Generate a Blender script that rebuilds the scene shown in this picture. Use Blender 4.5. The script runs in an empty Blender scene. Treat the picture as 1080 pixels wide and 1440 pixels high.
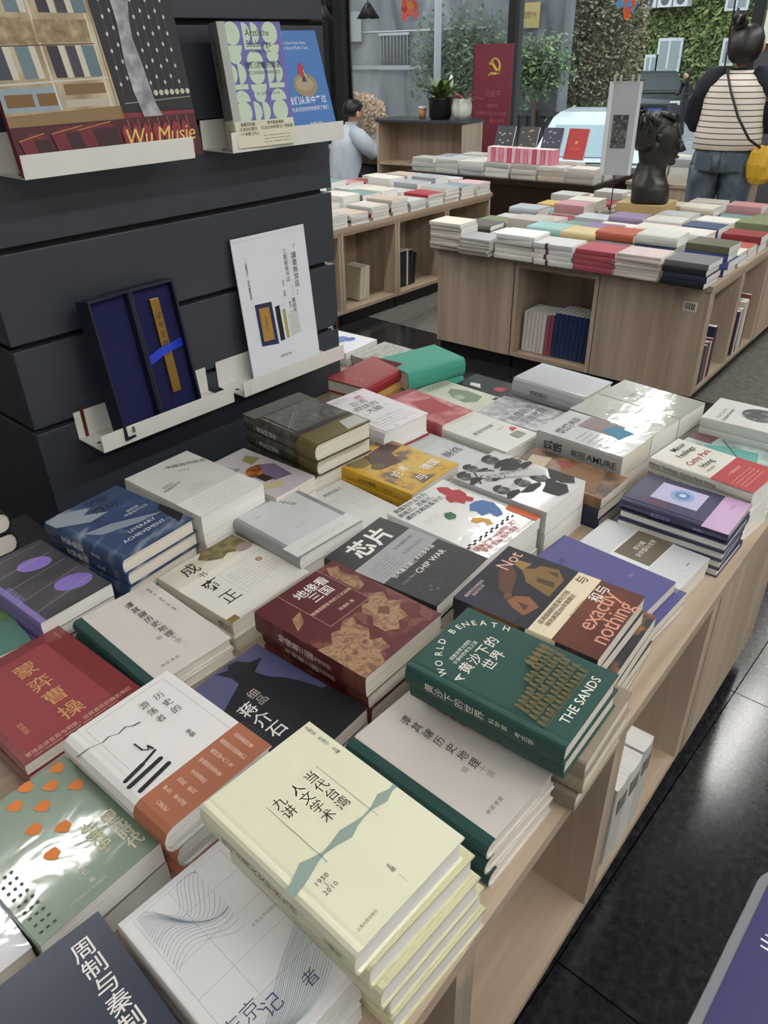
import bpy, bmesh, math, random
from mathutils import Vector, Matrix, noise as mnoise
random.seed(7)
sc = bpy.context.scene
COL = sc.collection
R = math.radians

# ---------------------------------------------------------------- camera
cam_d = bpy.data.cameras.new('camera'); cam = bpy.data.objects.new('camera', cam_d); COL.objects.link(cam)
cam_d.sensor_fit = 'HORIZONTAL'; cam_d.sensor_width = 36.0; cam_d.lens = 36.0*1060/1080
cam_d.clip_start = 0.02; cam_d.clip_end = 300
EYE = 1.452
cam.matrix_world = Matrix(((0.66122758, 0.40466919, -0.63168104, 0),
                           (-0.74992418, 0.3343412, -0.57081493, 0),
                           (-0.01979422, 0.85115146, 0.52454683, EYE), (0, 0, 0, 1)))
sc.camera = cam
# ---------------------------------------------------------------- world: even overcast daylight
w = bpy.data.worlds.new('overcast'); sc.world = w; w.use_nodes = True
bg = w.node_tree.nodes['Background']; bg.inputs[0].default_value = (0.86, 0.93, 1.0, 1); bg.inputs[1].default_value = 1.5
sun_d = bpy.data.lights.new('veiled_sun', 'SUN'); sun_d.energy = .5; sun_d.angle = R(40); sun_d.color = (1, .97, .92)
sun = bpy.data.objects.new('veiled_sun', sun_d); COL.objects.link(sun); sun.rotation_euler = (R(38), R(25), 0)
vs = sc.view_settings
vs.view_transform = 'Standard'; vs.look = 'None'; vs.gamma = 1.0; vs.use_curve_mapping = False; vs.exposure = .72

# ---------------------------------------------------------------- materials
def lin(c):
    c = c/255.0
    return c/12.92 if c <= .04045 else ((c+.055)/1.055)**2.4
def hexc(h):
    h = h.lstrip('#'); return tuple(lin(int(h[i:i+2], 16)) for i in (0, 2, 4)) + (1,)
MC = {}
def mat(h, rough=.55, coat=0.0, metal=0.0, var=.05, bump=0.0, name=None, spec=.5, coat_rough=.08, wrinkle=0.0):
    key = (h, rough, coat, metal, var, bump, wrinkle)
    if key in MC: return MC[key]
    m = bpy.data.materials.new(name or 'surface_'+h.lstrip('#')); m.use_nodes = True
    nt = m.node_tree; b = nt.nodes['Principled BSDF']
    b.inputs['Roughness'].default_value = rough; b.inputs['Metallic'].default_value = metal
    b.inputs['Specular IOR Level'].default_value = spec
    b.inputs['Coat Weight'].default_value = coat; b.inputs['Coat Roughness'].default_value = coat_rough
    c = hexc(h)
    tc = nt.nodes.new('ShaderNodeTexCoord')
    n = nt.nodes.new('ShaderNodeTexNoise'); n.inputs['Scale'].default_value = 14; n.inputs['Detail'].default_value = 4
    nt.links.new(tc.outputs['Object'], n.inputs['Vector'])
    mx = nt.nodes.new('ShaderNodeMix'); mx.data_type = 'RGBA'
    mx.inputs[6].default_value = tuple(v*(1-var) for v in c[:3])+(1,)
    mx.inputs[7].default_value = tuple(min(1, v*(1+var)) for v in c[:3])+(1,)
    nt.links.new(n.outputs['Fac'], mx.inputs[0]); nt.links.new(mx.outputs[2], b.inputs['Base Color'])
    if bump:
        n2 = nt.nodes.new('ShaderNodeTexNoise'); n2.inputs['Scale'].default_value = 350
        nt.links.new(tc.outputs['Object'], n2.inputs['Vector'])
        bp = nt.nodes.new('ShaderNodeBump'); bp.inputs['Strength'].default_value = bump; bp.inputs['Distance'].default_value = .001
        nt.links.new(n2.outputs['Fac'], bp.inputs['Height']); nt.links.new(bp.outputs[0], b.inputs['Normal'])
    if wrinkle:   # creased plastic film: relief only in the clear coat
        n3 = nt.nodes.new('ShaderNodeTexNoise'); n3.inputs['Scale'].default_value = 16; n3.inputs['Detail'].default_value = 2
        n3.inputs['Distortion'].default_value = 1.2
        nt.links.new(tc.outputs['Object'], n3.inputs['Vector'])
        bp = nt.nodes.new('ShaderNodeBump'); bp.inputs['Strength'].default_value = wrinkle; bp.inputs['Distance'].default_value = .004
        nt.links.new(n3.outputs['Fac'], bp.inputs['Height']); nt.links.new(bp.outputs[0], b.inputs['Coat Normal'])
    MC[key] = m; return m

def ramp_mat(name, stops, scale=(10, 10, 10), rough=.5, coat=0, detail=6, distort=0, bump=0, tex='noise', wrinkle=0, coords='Object'):
    m = bpy.data.materials.new(name); m.use_nodes = True; nt = m.node_tree; b = nt.nodes['Principled BSDF']
    b.inputs['Roughness'].default_value = rough; b.inputs['Coat Weight'].default_value = coat; b.inputs['Coat Roughness'].default_value = .08
    tc = nt.nodes.new('ShaderNodeTexCoord'); mp = nt.nodes.new('ShaderNodeMapping'); mp.inputs['Scale'].default_value = scale
    nt.links.new(tc.outputs[coords], mp.inputs[0])
    if tex == 'noise':
        n = nt.nodes.new('ShaderNodeTexNoise'); n.inputs['Scale'].default_value = 1; n.inputs['Detail'].default_value = detail
        n.inputs['Distortion'].default_value = distort; out = n.outputs['Fac']
    elif tex == 'wave':
        n = nt.nodes.new('ShaderNodeTexWave'); n.inputs['Scale'].default_value = 1; n.inputs['Distortion'].default_value = distort
        n.inputs['Detail'].default_value = detail; out = n.outputs['Fac']
    else:
        n = nt.nodes.new('ShaderNodeTexVoronoi'); n.inputs['Scale'].default_value = 1; out = n.outputs['Color']
    nt.links.new(mp.outputs[0], n.inputs['Vector'])
    r = nt.nodes.new('ShaderNodeValToRGB'); e = r.color_ramp.elements
    while len(e) < len(stops): e.new(.5)
    for i, (p, h) in enumerate(stops): e[i].position = p; e[i].color = hexc(h)
    nt.links.new(out, r.inputs[0]); nt.links.new(r.outputs[0], b.inputs['Base Color'])
    if bump:
        bp = nt.nodes.new('ShaderNodeBump'); bp.inputs['Strength'].default_value = bump; bp.inputs['Distance'].default_value = .002
        nt.links.new(out, bp.inputs['Height']); nt.links.new(bp.outputs[0], b.inputs['Normal'])
    return m

PAGE = ramp_mat('page_edges', [(.3, '#c2bcae'), (.5, '#dcd6c8'), (.7, '#eae5d9')], (4, 4, 1400), .8, detail=2)
PAGEW = ramp_mat('page_edges_white', [(.3, '#d0cfca'), (.5, '#e6e5e0'), (.7, '#f2f1ee')], (4, 4, 1400), .8, detail=2)
PAGEY = ramp_mat('page_edges_yellow', [(.3, '#b5a98a'), (.5, '#cfc6a6'), (.7, '#ddd6ba')], (4, 4, 1400), .8, detail=2)
WOODX = ramp_mat('pale_oak_x', [(.25, '#988470'), (.5, '#ae9b86'), (.8, '#c0af9b')], (1.2, 22, 22), .5, detail=7, distort=.7, bump=.05)
WOODZ = ramp_mat('pale_oak_z', [(.25, '#9c8975'), (.5, '#b2a08c'), (.8, '#c6b5a2')], (20, 20, 1.0), .5, detail=7, distort=.7, bump=.05)
BLACKB = mat('#17181a', .45, name='black_plinth')
SLATE = mat('#383c44', .38, name='charcoal_laminate', var=.08)
SLATE_S = mat('#3a3d43', .2, name='charcoal_laminate_side', var=.08)
WHITEM = mat('#dcdbd4', .4, name='white_enamel')
ART = {}
ART['map3'] = ramp_mat('relief_map', [(.42, '#561a1d'), (.55, '#632425'), (.62, '#7a4a3c'), (.70, '#6b3530')], (30, 26, 1), .5, detail=10, distort=.4)
ART['terrain'] = ramp_mat('tan_relief', [(.35, '#7a5440'), (.47, '#8f6a4e'), (.56, '#ab8864'), (.66, '#8a6248'), (.75, '#643028')], (55, 45, 1), .5, detail=10, distort=1.5, bump=.1)
ART['aerial'] = ramp_mat('aerial_photo', [(.3, '#22221c'), (.5, '#46443a'), (.62, '#5c5a4e'), (.8, '#77746a')], (60, 40, 1), .35, coat=.6, detail=6, wrinkle=0)
ART['stone'] = ramp_mat('stone_relief', [(.3, '#7b5a34'), (.5, '#9a7440'), (.7, '#b08a4e')], (50, 50, 1), .5)
ART['fieldpaint'] = ramp_mat('field_painting', [(.3, '#3d6a68'), (.45, '#5d7d3c'), (.6, '#89a24a'), (.8, '#b5b57c')], (9, 12, 1), .4, coat=.4, detail=5, distort=1)
ART['darkstreak'] = ramp_mat('grey_streaks', [(.3, '#3b383c'), (.6, '#5b585c'), (.85, '#7e7b80')], (3, 12, 1), .3, coat=.7, detail=5, distort=.6, tex='noise')
ART['bluewash'] = ramp_mat('blue_wash', [(.3, '#2a3c5c'), (.55, '#374d70'), (.68, '#8b97a3'), (.76, '#3a4f70')], (7, 10, 1), .45, detail=3, distort=1.5)
ART['yellowart'] = ramp_mat('yellow_mural', [(.35, '#5b4433'), (.44, '#77614a'), (.48, '#c79a2c'), (.6, '#d6b04a'), (.7, '#a9a36a')], (16, 14, 1), .45, coat=.2, detail=6)
ART['tealart'] = ramp_mat('teal_painting', [(.35, '#7b7f80'), (.5, '#9db8b2'), (.62, '#bfc9c4'), (.75, '#6a5a58')], (16, 14, 1), .3, coat=.5, detail=5)
ART['brownart'] = ramp_mat('brown_scene', [(.35, '#3a2a20'), (.5, '#6d4e34'), (.62, '#94704c'), (.8, '#b9a58a')], (22, 22, 1), .4, coat=.4, detail=6)
ART['pinkart'] = ramp_mat('pink_scene', [(.35, '#a33b41'), (.52, '#b56066'), (.7, '#c98d8d')], (26, 26, 1), .35, coat=.5, detail=6)
ART['mapletree'] = ramp_mat('tree_print', [(.35, '#5d5637'), (.5, '#7d6d48'), (.65, '#8f8a5c')], (60, 60, 1), .5, detail=6)
ART['newsgrey'] = ramp_mat('newsprint_grey', [(.35, '#8d8f90'), (.5, '#aeb0b0'), (.7, '#cfd0ce')], (40, 40, 1), .3, coat=.5, detail=6)
ART['notart'] = ramp_mat('dark_figures', [(.35, '#1f2028'), (.48, '#2a2932'), (.54, '#8a5f2f'), (.7, '#6a3a26')], (12, 12, 1), .4, coat=.3, detail=4)
ART['rust'] = ramp_mat('rust_gradient', [(.3, '#3c1d1a'), (.55, '#5b2a1c'), (.8, '#7d3f22')], (5, 7, 1), .4, coat=.3, detail=3)
ART['darkgloss'] = ramp_mat('dark_glossy_print', [(.4, '#22242a'), (.6, '#34363c'), (.68, '#8d2f33'), (.75, '#3a3a40')], (10, 10, 1), .25, coat=1, detail=4, wrinkle=0)
ART['facade'] = ramp_mat('painted_facade', [(.3, '#8f7c5e'), (.5, '#b3a283'), (.7, '#cfc4a8')], (14, 14, 14), .5, detail=7)
ART['frieze'] = ramp_mat('painted_frieze', [(.3, '#6d5a3e'), (.5, '#94805c'), (.7, '#b8a47c')], (55, 55, 55), .5, detail=7)
ART['fur'] = ramp_mat('drawn_arm', [(.3, '#77757c'), (.5, '#9b99a0'), (.7, '#bdbbc0')], (50, 50, 14), .5, detail=6)
ART['patterned'] = ramp_mat('grey_pattern', [(.3, '#8a8b83'), (.5, '#b4b5ab'), (.65, '#6e6f69'), (.8, '#c9cac2')], (18, 18, 1), .35, coat=.4, detail=4, distort=2)
ART['fruit'] = ramp_mat('still_life', [(.3, '#4d2a1a'), (.45, '#8d4a1f'), (.6, '#c17a2c'), (.75, '#d6a64a')], (35, 35, 1), .45, detail=5)
ART['photo_bw'] = ramp_mat('grey_photo', [(.3, '#1e1e1e'), (.5, '#4a4a4a'), (.7, '#8a8a86')], (60, 60, 60), .5, detail=6)
def M(c, **k):
    if isinstance(c, bpy.types.Material): return c
    if c in ART: return ART[c]
    return mat(c, **k)

# ---------------------------------------------------------------- mesh helpers
def link(o, parent=None):
    COL.objects.link(o)
    if parent is not None: o.parent = parent
    return o
def tag(o, label=None, cat=None, group=None, kind=None):
    if label: o['label'] = label
    if cat: o['category'] = cat
    if group: o['group'] = group
    if kind: o['kind'] = kind
    return o
def thing(name, label, cat, loc=(0, 0, 0), rz=0.0, group=None):
    o = bpy.data.objects.new(name, None); o.empty_display_size = .05; link(o)
    o.location = loc; o.rotation_euler = (0, 0, rz)
    return tag(o, label, cat, group)
class MB:
    def __init__(s): s.v = []; s.f = []; s.mi = []; s.cur = 0; s.sm = []
    def poly(s, pts, smooth=False):
        i = len(s.v); s.v += [tuple(p) for p in pts]; s.f.append(tuple(range(i, i+len(pts)))); s.mi.append(s.cur); s.sm.append(smooth); return s
    def box(s, x0, y0, z0, x1, y1, z1):
        i = len(s.v)
        s.v += [(x0,y0,z0),(x1,y0,z0),(x1,y1,z0),(x0,y1,z0),(x0,y0,z1),(x1,y0,z1),(x1,y1,z1),(x0,y1,z1)]
        for f in ((0,3,2,1),(4,5,6,7),(0,1,5,4),(1,2,6,5),(2,3,7,6),(3,0,4,7)):
            s.f.append(tuple(i+k for k in f)); s.mi.append(s.cur); s.sm.append(False)
        return s
    def prism(s, pts, vec):     # planar outline swept along vec
        n = len(pts); i = len(s.v); vec = Vector(vec)
        s.v += [tuple(p) for p in pts] + [tuple(Vector(p)+vec) for p in pts]
        s.f.append(tuple(range(i+n-1, i-1, -1))); s.f.append(tuple(range(i+n, i+2*n)))
        for k in range(n):
            q = (k+1) % n; s.f.append((i+k, i+q, i+n+q, i+n+k))
        s.mi += [s.cur]*(n+2); s.sm += [False]*(n+2)
        return s
    def loft(s, rings, cap=True, smooth=True):
        n = len(rings[0]); i = len(s.v)
        for r in rings: s.v += [tuple(p) for p in r]
        for a in range(len(rings)-1):
            for k in range(n):
                q = (k+1) % n
                s.f.append((i+a*n+k, i+a*n+q, i+(a+1)*n+q, i+(a+1)*n+k)); s.mi.append(s.cur); s.sm.append(smooth)
        if cap:
            s.f.append(tuple(range(i+n-1, i-1, -1))); s.f.append(tuple(i+(len(rings)-1)*n+k for k in range(n)))
            s.mi += [s.cur]*2; s.sm += [False]*2
        return s
    def lathe(s, prof, c=(0, 0, 0), n=20):
        return s.loft([[(c[0]+r*math.cos(2*math.pi*k/n), c[1]+r*math.sin(2*math.pi*k/n), c[2]+z) for k in range(n)] for r, z in prof])
    def tube(s, pts, r, n=8, cap=True):
        pts = [Vector(p) for p in pts]; rings = []
        rr = r if isinstance(r, (list, tuple)) else [r]*len(pts)
        for i, p in enumerate(pts):
            d = (pts[min(i+1, len(pts)-1)]-pts[max(i-1, 0)]).normalized()
            a = d.cross(Vector((0, 0, 1)) if abs(d.z) < .95 else Vector((1, 0, 0))).normalized(); b = d.cross(a).normalized()
            rings.append([tuple(p+rr[i]*(math.cos(2*math.pi*k/n)*a+math.sin(2*math.pi*k/n)*b)) for k in range(n)])
        return s.loft(rings, cap)
    def ball(s, c, rx, ry, rz, nu=14, nv=8):
        rings = []
        for j in range(nv+1):
            t = math.pi*(j+.02*(j == 0)-.02*(j == nv))/nv
            rings.append([(c[0]+rx*math.sin(t)*math.cos(2*math.pi*k/nu), c[1]+ry*math.sin(t)*math.sin(2*math.pi*k/nu), c[2]-rz*math.cos(t)) for k in range(nu)])
        return s.loft(rings)
    def mesh(s, name, mats):
        me = bpy.data.meshes.new(name); me.from_pydata(s.v, [], s.f)
        for m in (mats if isinstance(mats, (list, tuple)) else [mats]): me.materials.append(m)
        me.polygons.foreach_set('material_index', s.mi); me.polygons.foreach_set('use_smooth', s.sm); me.update()
        return me
    def build(s, name, mats, parent=None, bevel=0.0):
        o = bpy.data.objects.new(name, s.mesh(name, mats)); link(o, parent)
        if bevel:
            b = o.modifiers.new('edge_rounding', 'BEVEL'); b.width = bevel; b.segments = 2; b.limit_method = 'ANGLE'
        return o
def bx(name, m, parent, *a, bevel=0.0): return MB().box(*a).build(name, m, parent, bevel)
def struct(o): o['kind'] = 'structure'; return o

_fc = {}
def text_tris(s, size, align='CENTER', bold=0.0, shear=0.0, line=1.0, space=1.0, res=2):
    key = (s, align, bold, shear, line, space, res)
    if key not in _fc:
        c = bpy.data.curves.new('lettering_curve', 'FONT'); c.body = s; c.size = 1.0; c.align_x = align; c.align_y = 'CENTER'
        c.resolution_u = res; c.offset = bold; c.shear = shear; c.space_line = line; c.space_character = space
        o = bpy.data.objects.new('lettering_tmp', c); COL.objects.link(o)
        me = bpy.data.meshes.new_from_object(o)
        vv = [(v.co.x, v.co.y) for v in me.vertices]; ff = [tuple(p.vertices) for p in me.polygons]
        bpy.data.objects.remove(o); bpy.data.meshes.remove(me); bpy.data.curves.remove(c)
        _fc[key] = (vv, ff)
    vv, ff = _fc[key]
    return [(x*size, y*size) for x, y in vv], ff
# ---------------------------------------------------------------- room shell
ROOM = dict(x0=-3.2, x1=7.2, y0=-3.6, y1=9.0, zc=3.05)
FLOOR_M = ramp_mat('polished_dark_floor', [(.3, '#1a1b1d'), (.5, '#242527'), (.7, '#313235')], (60, 60, 60), .17, detail=8, bump=.02)
FLOOR_G = ramp_mat('grey_matt_floor', [(.3, '#5c5b57'), (.5, '#6c6b66'), (.7, '#7d7c76')], (30, 30, 30), .45, detail=8, bump=.02)
GROUT = mat('#141414', .7)
floor = struct(MB().box(ROOM['x0'], ROOM['y0'], -.12, ROOM['x1'], ROOM['y1'], -.012).build('floor', GROUT))
tile_mg = MB().box(-.4485, -.4485, -.012, .4485, .4485, 0).mesh('floor_tile', FLOOR_G)
tile_me = MB().box(-.4485, -.4485, -.012, .4485, .4485, 0).mesh('floor_tile', FLOOR_M)
for i in range(-3, 8):
    for j in range(-4, 10):
        x, y = i*.9+.31, j*.9-.17
        if ROOM['x0']+.45 < x < ROOM['x1']-.4 and ROOM['y0']+.45 < y < ROOM['y1']-.4:
            o = bpy.data.objects.new('floor_tile', tile_mg if x > 3.2 else tile_me); link(o, floor); o.location = (x, y, 0)
WALLP = mat('#cfcec9', .8, name='grey_paint')
CEILP = mat('#9a9b9c', .85, name='dark_ceiling_paint')
struct(bx('ceiling', CEILP, None, ROOM['x0'], ROOM['y0'], ROOM['zc'], ROOM['x1'], ROOM['y1'], ROOM['zc']+.12))
struct(bx('wall_back', WALLP, None, ROOM['x0']-.15, ROOM['y0'], 0, ROOM['x0'], ROOM['y1'], ROOM['zc']))
struct(bx('wall_right', WALLP, None, ROOM['x0'], ROOM['y0']-.15, 0, ROOM['x1'], ROOM['y0'], ROOM['zc']))
struct(bx('wall_left', WALLP, None, ROOM['x0'], ROOM['y1'], 0, ROOM['x1'], ROOM['y1']+.15, ROOM['zc']))
struct(bx('wall_front', mat('#4a4c50', .6), None, 7.2, ROOM['y0'], 0, 7.35, 2.42, ROOM['zc']))
# window wall: sill, mullions, panes
FRAME = mat('#1a1b1d', .45, name='black_window_frame')
GLASS = bpy.data.materials.new('window_glass'); GLASS.use_nodes = True
nt = GLASS.node_tree; nt.nodes.clear()
o_ = nt.nodes.new('ShaderNodeOutputMaterial'); mx = nt.nodes.new('ShaderNodeMixShader'); tr = nt.nodes.new('ShaderNodeBsdfTransparent')
gl = nt.nodes.new('ShaderNodeBsdfGlossy'); gl.inputs['Roughness'].default_value = .02; fr = nt.nodes.new('ShaderNodeFresnel'); fr.inputs['IOR'].default_value = 1.45
tr.inputs[0].default_value = (.93, .96, .95, 1)
nt.links.new(fr.outputs[0], mx.inputs[0]); nt.links.new(tr.outputs[0], mx.inputs[1]); nt.links.new(gl.outputs[0], mx.inputs[2]); nt.links.new(mx.outputs[0], o_.inputs[0])
MULL = [(7.03, .14), (4.72, .085), (2.46, .08)]
wn = 1
edges = [9.0] + [m[0] for m in MULL]
for k in range(len(edges)-1):
    y1, y0 = edges[k], edges[k+1]
    win = bpy.data.objects.new('window_%d' % wn, None); link(win); struct(win); win.location = (7.25, y0, .10); wn += 1
    bx('pane', GLASS, win, -.004, .04, .02, .004, y1-y0-.04, 2.9)
    fm = MB()
    fm.box(-.03, .03, -.08, .03, y1-y0-.03, .02); fm.box(-.03, .03, 2.86, .03, y1-y0-.03, 2.94)
    fm.build('window_frame', FRAME, win)
for k, (y, wd) in enumerate(MULL):
    struct(bx('trim_%d' % (k+1), FRAME, None, 7.19, y-wd/2, 0, 7.33, y+wd/2, ROOM['zc']))
struct(bx('trim_4', FRAME, None, 7.21, 7.25, 0, 7.33, 7.30, ROOM['zc']))
# ceiling strip lights
LAMP = bpy.data.materials.new('lamp_diffuser'); LAMP.use_nodes = True
nt = LAMP.node_tree; b = nt.nodes['Principled BSDF']; b.inputs['Emission Color'].default_value = (1, .985, .955, 1); b.inputs['Emission Strength'].default_value = 28
b.inputs['Base Color'].default_value = (.9, .9, .88, 1)
rows = {-2.2: [-1.2, 1.2, 3.6, 5.6], -.75: [-.7, 1.1, 2.8], .68: [4.6, 6.2], 2.55: [.4, 2.4, 4.4, 6.4], 4.4: [2.2, 4.6], 6.4: [1.4, 3.6, 5.6]}  # negative-y rows are unseen, added to light the front table and book fronts
onames = {-2.2: 'added fill row nearest the right wall', -.75: 'added fill row over the near aisle', .68: 'row over the square table', 2.55: 'row behind the column', 4.4: 'row over the long table', 6.4: 'row over the reader'}
ords = ['first', 'second', 'third', 'fourth', 'fifth', 'sixth', 'seventh', 'eighth', 'ninth', 'tenth']
for y, xs in rows.items():
    for k, x in enumerate(xs):
        t = thing('ceiling_light', '%s long white strip light in the ceiling %s' % (ords[k], onames[y]), 'ceiling light', (x, y, 2.93), group='ceiling strip lights')
        bx('housing', mat('#c9c9c6', .4), t, -.62, -.07, .02, .62, .07, .12)
        bx('diffuser', LAMP, t, -.6, -.055, 0, .6, .055, .02)

# ---------------------------------------------------------------- cabinets and worktops
ZT = .572
def rect_xf(o, loc, rz): o.location = loc; o.rotation_euler = (0, 0, rz)
def cabinet(label, loc, rz, wd, dp, open_side=True, ht=.545, plinth=.075, shelf_back=.34, wood=None, rec=.03, group='pale oak book cabinets'):
    """local: front at y=0 facing -y, x 0..wd; open front shows one compartment"""
    t = thing('cabinet', label, 'cabinet', loc, rz, group)
    wz = wood or WOODZ
    th = .02
    bx('side_panel', wz, t, 0, 0, plinth, th, dp, ht)
    bx('side_panel', wz, t, wd-th, 0, plinth, wd, dp, ht)
    bx('bottom_board', wood or WOODX, t, th, 0, plinth, wd-th, dp, plinth+th)
    bx('top_board', wood or WOODX, t, th, 0.0, ht-th, wd-th, dp, ht)
    if open_side: bx('back_panel', wz, t, th, shelf_back, plinth+th, wd-th, shelf_back+.012, ht-th)
    else: bx('front_panel', wz, t, th, -.002, plinth+.0, wd-th, .018, ht-.0)
    bx('plinth', BLACKB, t, .004, rec, 0, wd-.004, dp-.02, plinth)
    return t
# --- foreground table: front edge turned two degrees
AF = R(2.0); F0 = Vector((-.55, .228, 0)); fx = Vector((math.cos(AF), math.sin(AF), 0)); fy = Vector((-math.sin(AF), math.cos(AF), 0))
def fg(a, b, z=0): return F0+fx*a+fy*b+Vector((0, 0, z))
spans = [(0, .535, 0), (.535, .969, 1), (.969, 1.403, 1), (1.403, 1.837, 1), (1.837, 2.385, 0)]
names = ['closed oak cabinet at the near left end of the front table', 'open oak cabinet with empty shelf below the cream hardcover',
         'open empty oak cabinet under the green and tan books', 'open oak cabinet holding white slipcased volumes below the table', 'closed oak cabinet at the far right corner of the front table']
for (a, b, op), nm in zip(spans, names):
    cabinet(nm, fg(a, 0), AF, b-a, .46, bool(op))
for k, (a, b) in enumerate([(0, .6), (.6, 1.2), (1.2, 1.8), (1.8, 2.385)]):
    cabinet('inner oak cabinet %s from the left, behind the front cabinets' % ords[k], fg(a, .47), AF, b-a, .60, False)
cabinet('oak cabinet carrying the table wing right of the dark column', fg(2.17, 1.10), AF, .21, .60, False)
tag(bx('display_box', mat('#141416', .6), None, .20, 1.385, 0, .545, 1.60, .56, bevel=.003), 'low black box carrying black-bound books beside the column', 'box')
top = MB()
outl = [fg(-.0, -.008), fg(2.39, -.008), fg(2.39, 1.72), Vector((1.545, 2.02, 0)), Vector((1.545, 1.541, 0)), Vector((1.34, 1.541, 0)), Vector((1.34, 1.355, 0)), Vector((-.58, 1.33, 0))]
top.prism([tuple(p+Vector((0, 0, .546))) for p in outl], (0, 0, .026))
tag(top.build('worktop', WOODX), 'pale oak worktop of the front display table under the book stacks', 'worktop')
# --- square table behind (right)
A2 = R(-93.0)   # front faces -x
P2 = Vector((3.29, 1.087, 0)); u2 = Vector((-.0523, .9986, 0)); v2 = Vector((.9986, .0523, 0))
def t2(s, b, z=0): return P2+u2*s+v2*b+Vector((0, 0, z))
# local x runs along -u2 (left to right seen from the camera), local y along v2
def t2cab(label, sl, sr, op, dp=.44): return cabinet(label, t2(sl, 0), math.atan2(-u2.y, -u2.x), sl-sr, dp, op, rec=.012 if dp < .1 else .03)
t2cab('closed oak cabinet at left front of the square table behind', 1.397, .946, False)
t2cab('open oak cabinet with magazines and blue books, square table behind', .938, .50, True)
corner = t2cab('closed oak cabinet with barcode sticker at right front of square table', .495, 0.0, False, .04)
st = bx('barcode_sticker', mat('#e4e2da', .5), corner, .39, -.0045, .455, .45, -.0025, .495)
bl = MB(); rr = random.Random(4); xx = .395
while xx < .442:
    ww = rr.choice([.0016, .003, .0045]); bl.box(xx, -.0052, .462, xx+ww, -.0044, .49); xx += ww+rr.choice([.0018, .003])
bl.build('barcode_lines', mat('#202020', .6), st)
def t2side(label, b0, b1, op): return cabinet(label, t2(0, b0), math.atan2(v2.y, v2.x), b1-b0, .40, op)
t2side('open oak cabinet with dark upright books, right flank of square table', .043, .475, True)
t2side('open oak cabinet with cream upright books, right flank of square table', .48, .915, True)
t2side('closed oak cabinet at the rear of the right flank, square table', .92, 1.60, False)
cabinet('inner oak cabinet at the core of the square table behind', t2(1.39, .46), math.atan2(-u2.y, -u2.x), .97, 1.12, False)
tp = MB(); tp.prism([tuple(t2(s, b, .546)) for s, b in ((1.405, -.006), (-.006, -.006), (-.006, 1.61), (1.405, 1.61))], (0, 0, .026))
tag(tp.build('worktop', WOODX), 'pale oak worktop of the square book table behind the front table', 'worktop')
# --- long table on the left, beyond the column
T3x0, T3x1, T3y = 2.72, 4.74, 3.2
n3 = ['first', 'second', 'third', 'fourth', 'fifth']
for k in range(4):
    a = T3x0+k*.505
    cabinet('open oak cabinet %s from the column, long table by the reader' % n3[k], (a, T3y, 0), 0, .50, .45, True)
cabinet('rear oak cabinet backing the long table by the reader', (T3x0, T3y+.46, 0), 0, 2.02, .80, False)
tp = MB().box(T3x0-.01, T3y-.006, .546, T3x1+.01, T3y+1.28, .572)
tag(tp.build('worktop', WOODX), 'pale oak worktop of the long book table before the reader', 'worktop')
# --- dark table further back
DARKW = ramp_mat('espresso_wood', [(.3, '#1c120e'), (.6, '#2b1c15'), (.8, '#3a271d')], (6, 30, 30), .35, detail=5)
t4 = thing('display_table', 'dark espresso table carrying white stacks and pink books before the banner', 'table', (5.20, 2.66, 0), R(4))
bx('tabletop', DARKW, t4, 0, 0, .56, 1.0, 1.62, .60); bx('front_panel', DARKW, t4, .02, .02, .0, .05, 1.60, .56)
bx('side_panel', DARKW, t4, .05, .02, 0, .96, .05, .56); bx('side_panel', DARKW, t4, .05, 1.57, 0, .96, 1.60, .56); bx('shelf', DARKW, t4, .05, .05, .2, .96, 1.57, .22)
t5 = thing('display_table', 'oak table of pale stacks between the bust and the shopper', 'table', (5.75, 1.95, 0), R(3))
bx('tabletop', WOODX, t5, 0, 0, .55, .9, .72, .575); bx('front_panel', WOODZ, t5, .01, .01, 0, .03, .71, .55); bx('side_panel', WOODZ, t5, .03, .01, 0, .88, .03, .55); bx('side_panel', WOODZ, t5, .03, .69, 0, .88, .71, .55)
# --- low shelf unit near the window
c6 = thing('shelf_unit', 'low oak shelf unit with dark top carrying two plants', 'shelf', (6.02, 4.385, 0), R(8))
bx('side_panel', WOODZ, c6, 0, 0, 0, .36, .022, .86); bx('side_panel', WOODZ, c6, 0, .908, 0, .36, .93, .86)
bx('back_panel', WOODZ, c6, .335, .022, .0, .352, .908, .86); bx('shelf', WOODX, c6, .005, .022, .50, .335, .908, .52); bx('shelf', WOODX, c6, .005, .022, .12, .335, .908, .14)
bx('top', mat('#3c4046', .35), c6, -.008, -.008, .86, .37, .94, .885, bevel=.003)
d6 = thing('desk', 'oak reading desk beside the shelf unit before the seated man', 'desk', (6.03, 5.345, 0), R(4))
bx('desktop', WOODX, d6, 0, 0, .565, .45, .95, .59); bx('leg_panel', WOODZ, d6, .02, .90, 0, .43, .925, .565); bx('back_rail', WOODZ, d6, .40, .02, .3, .42, .90, .565)

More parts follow.
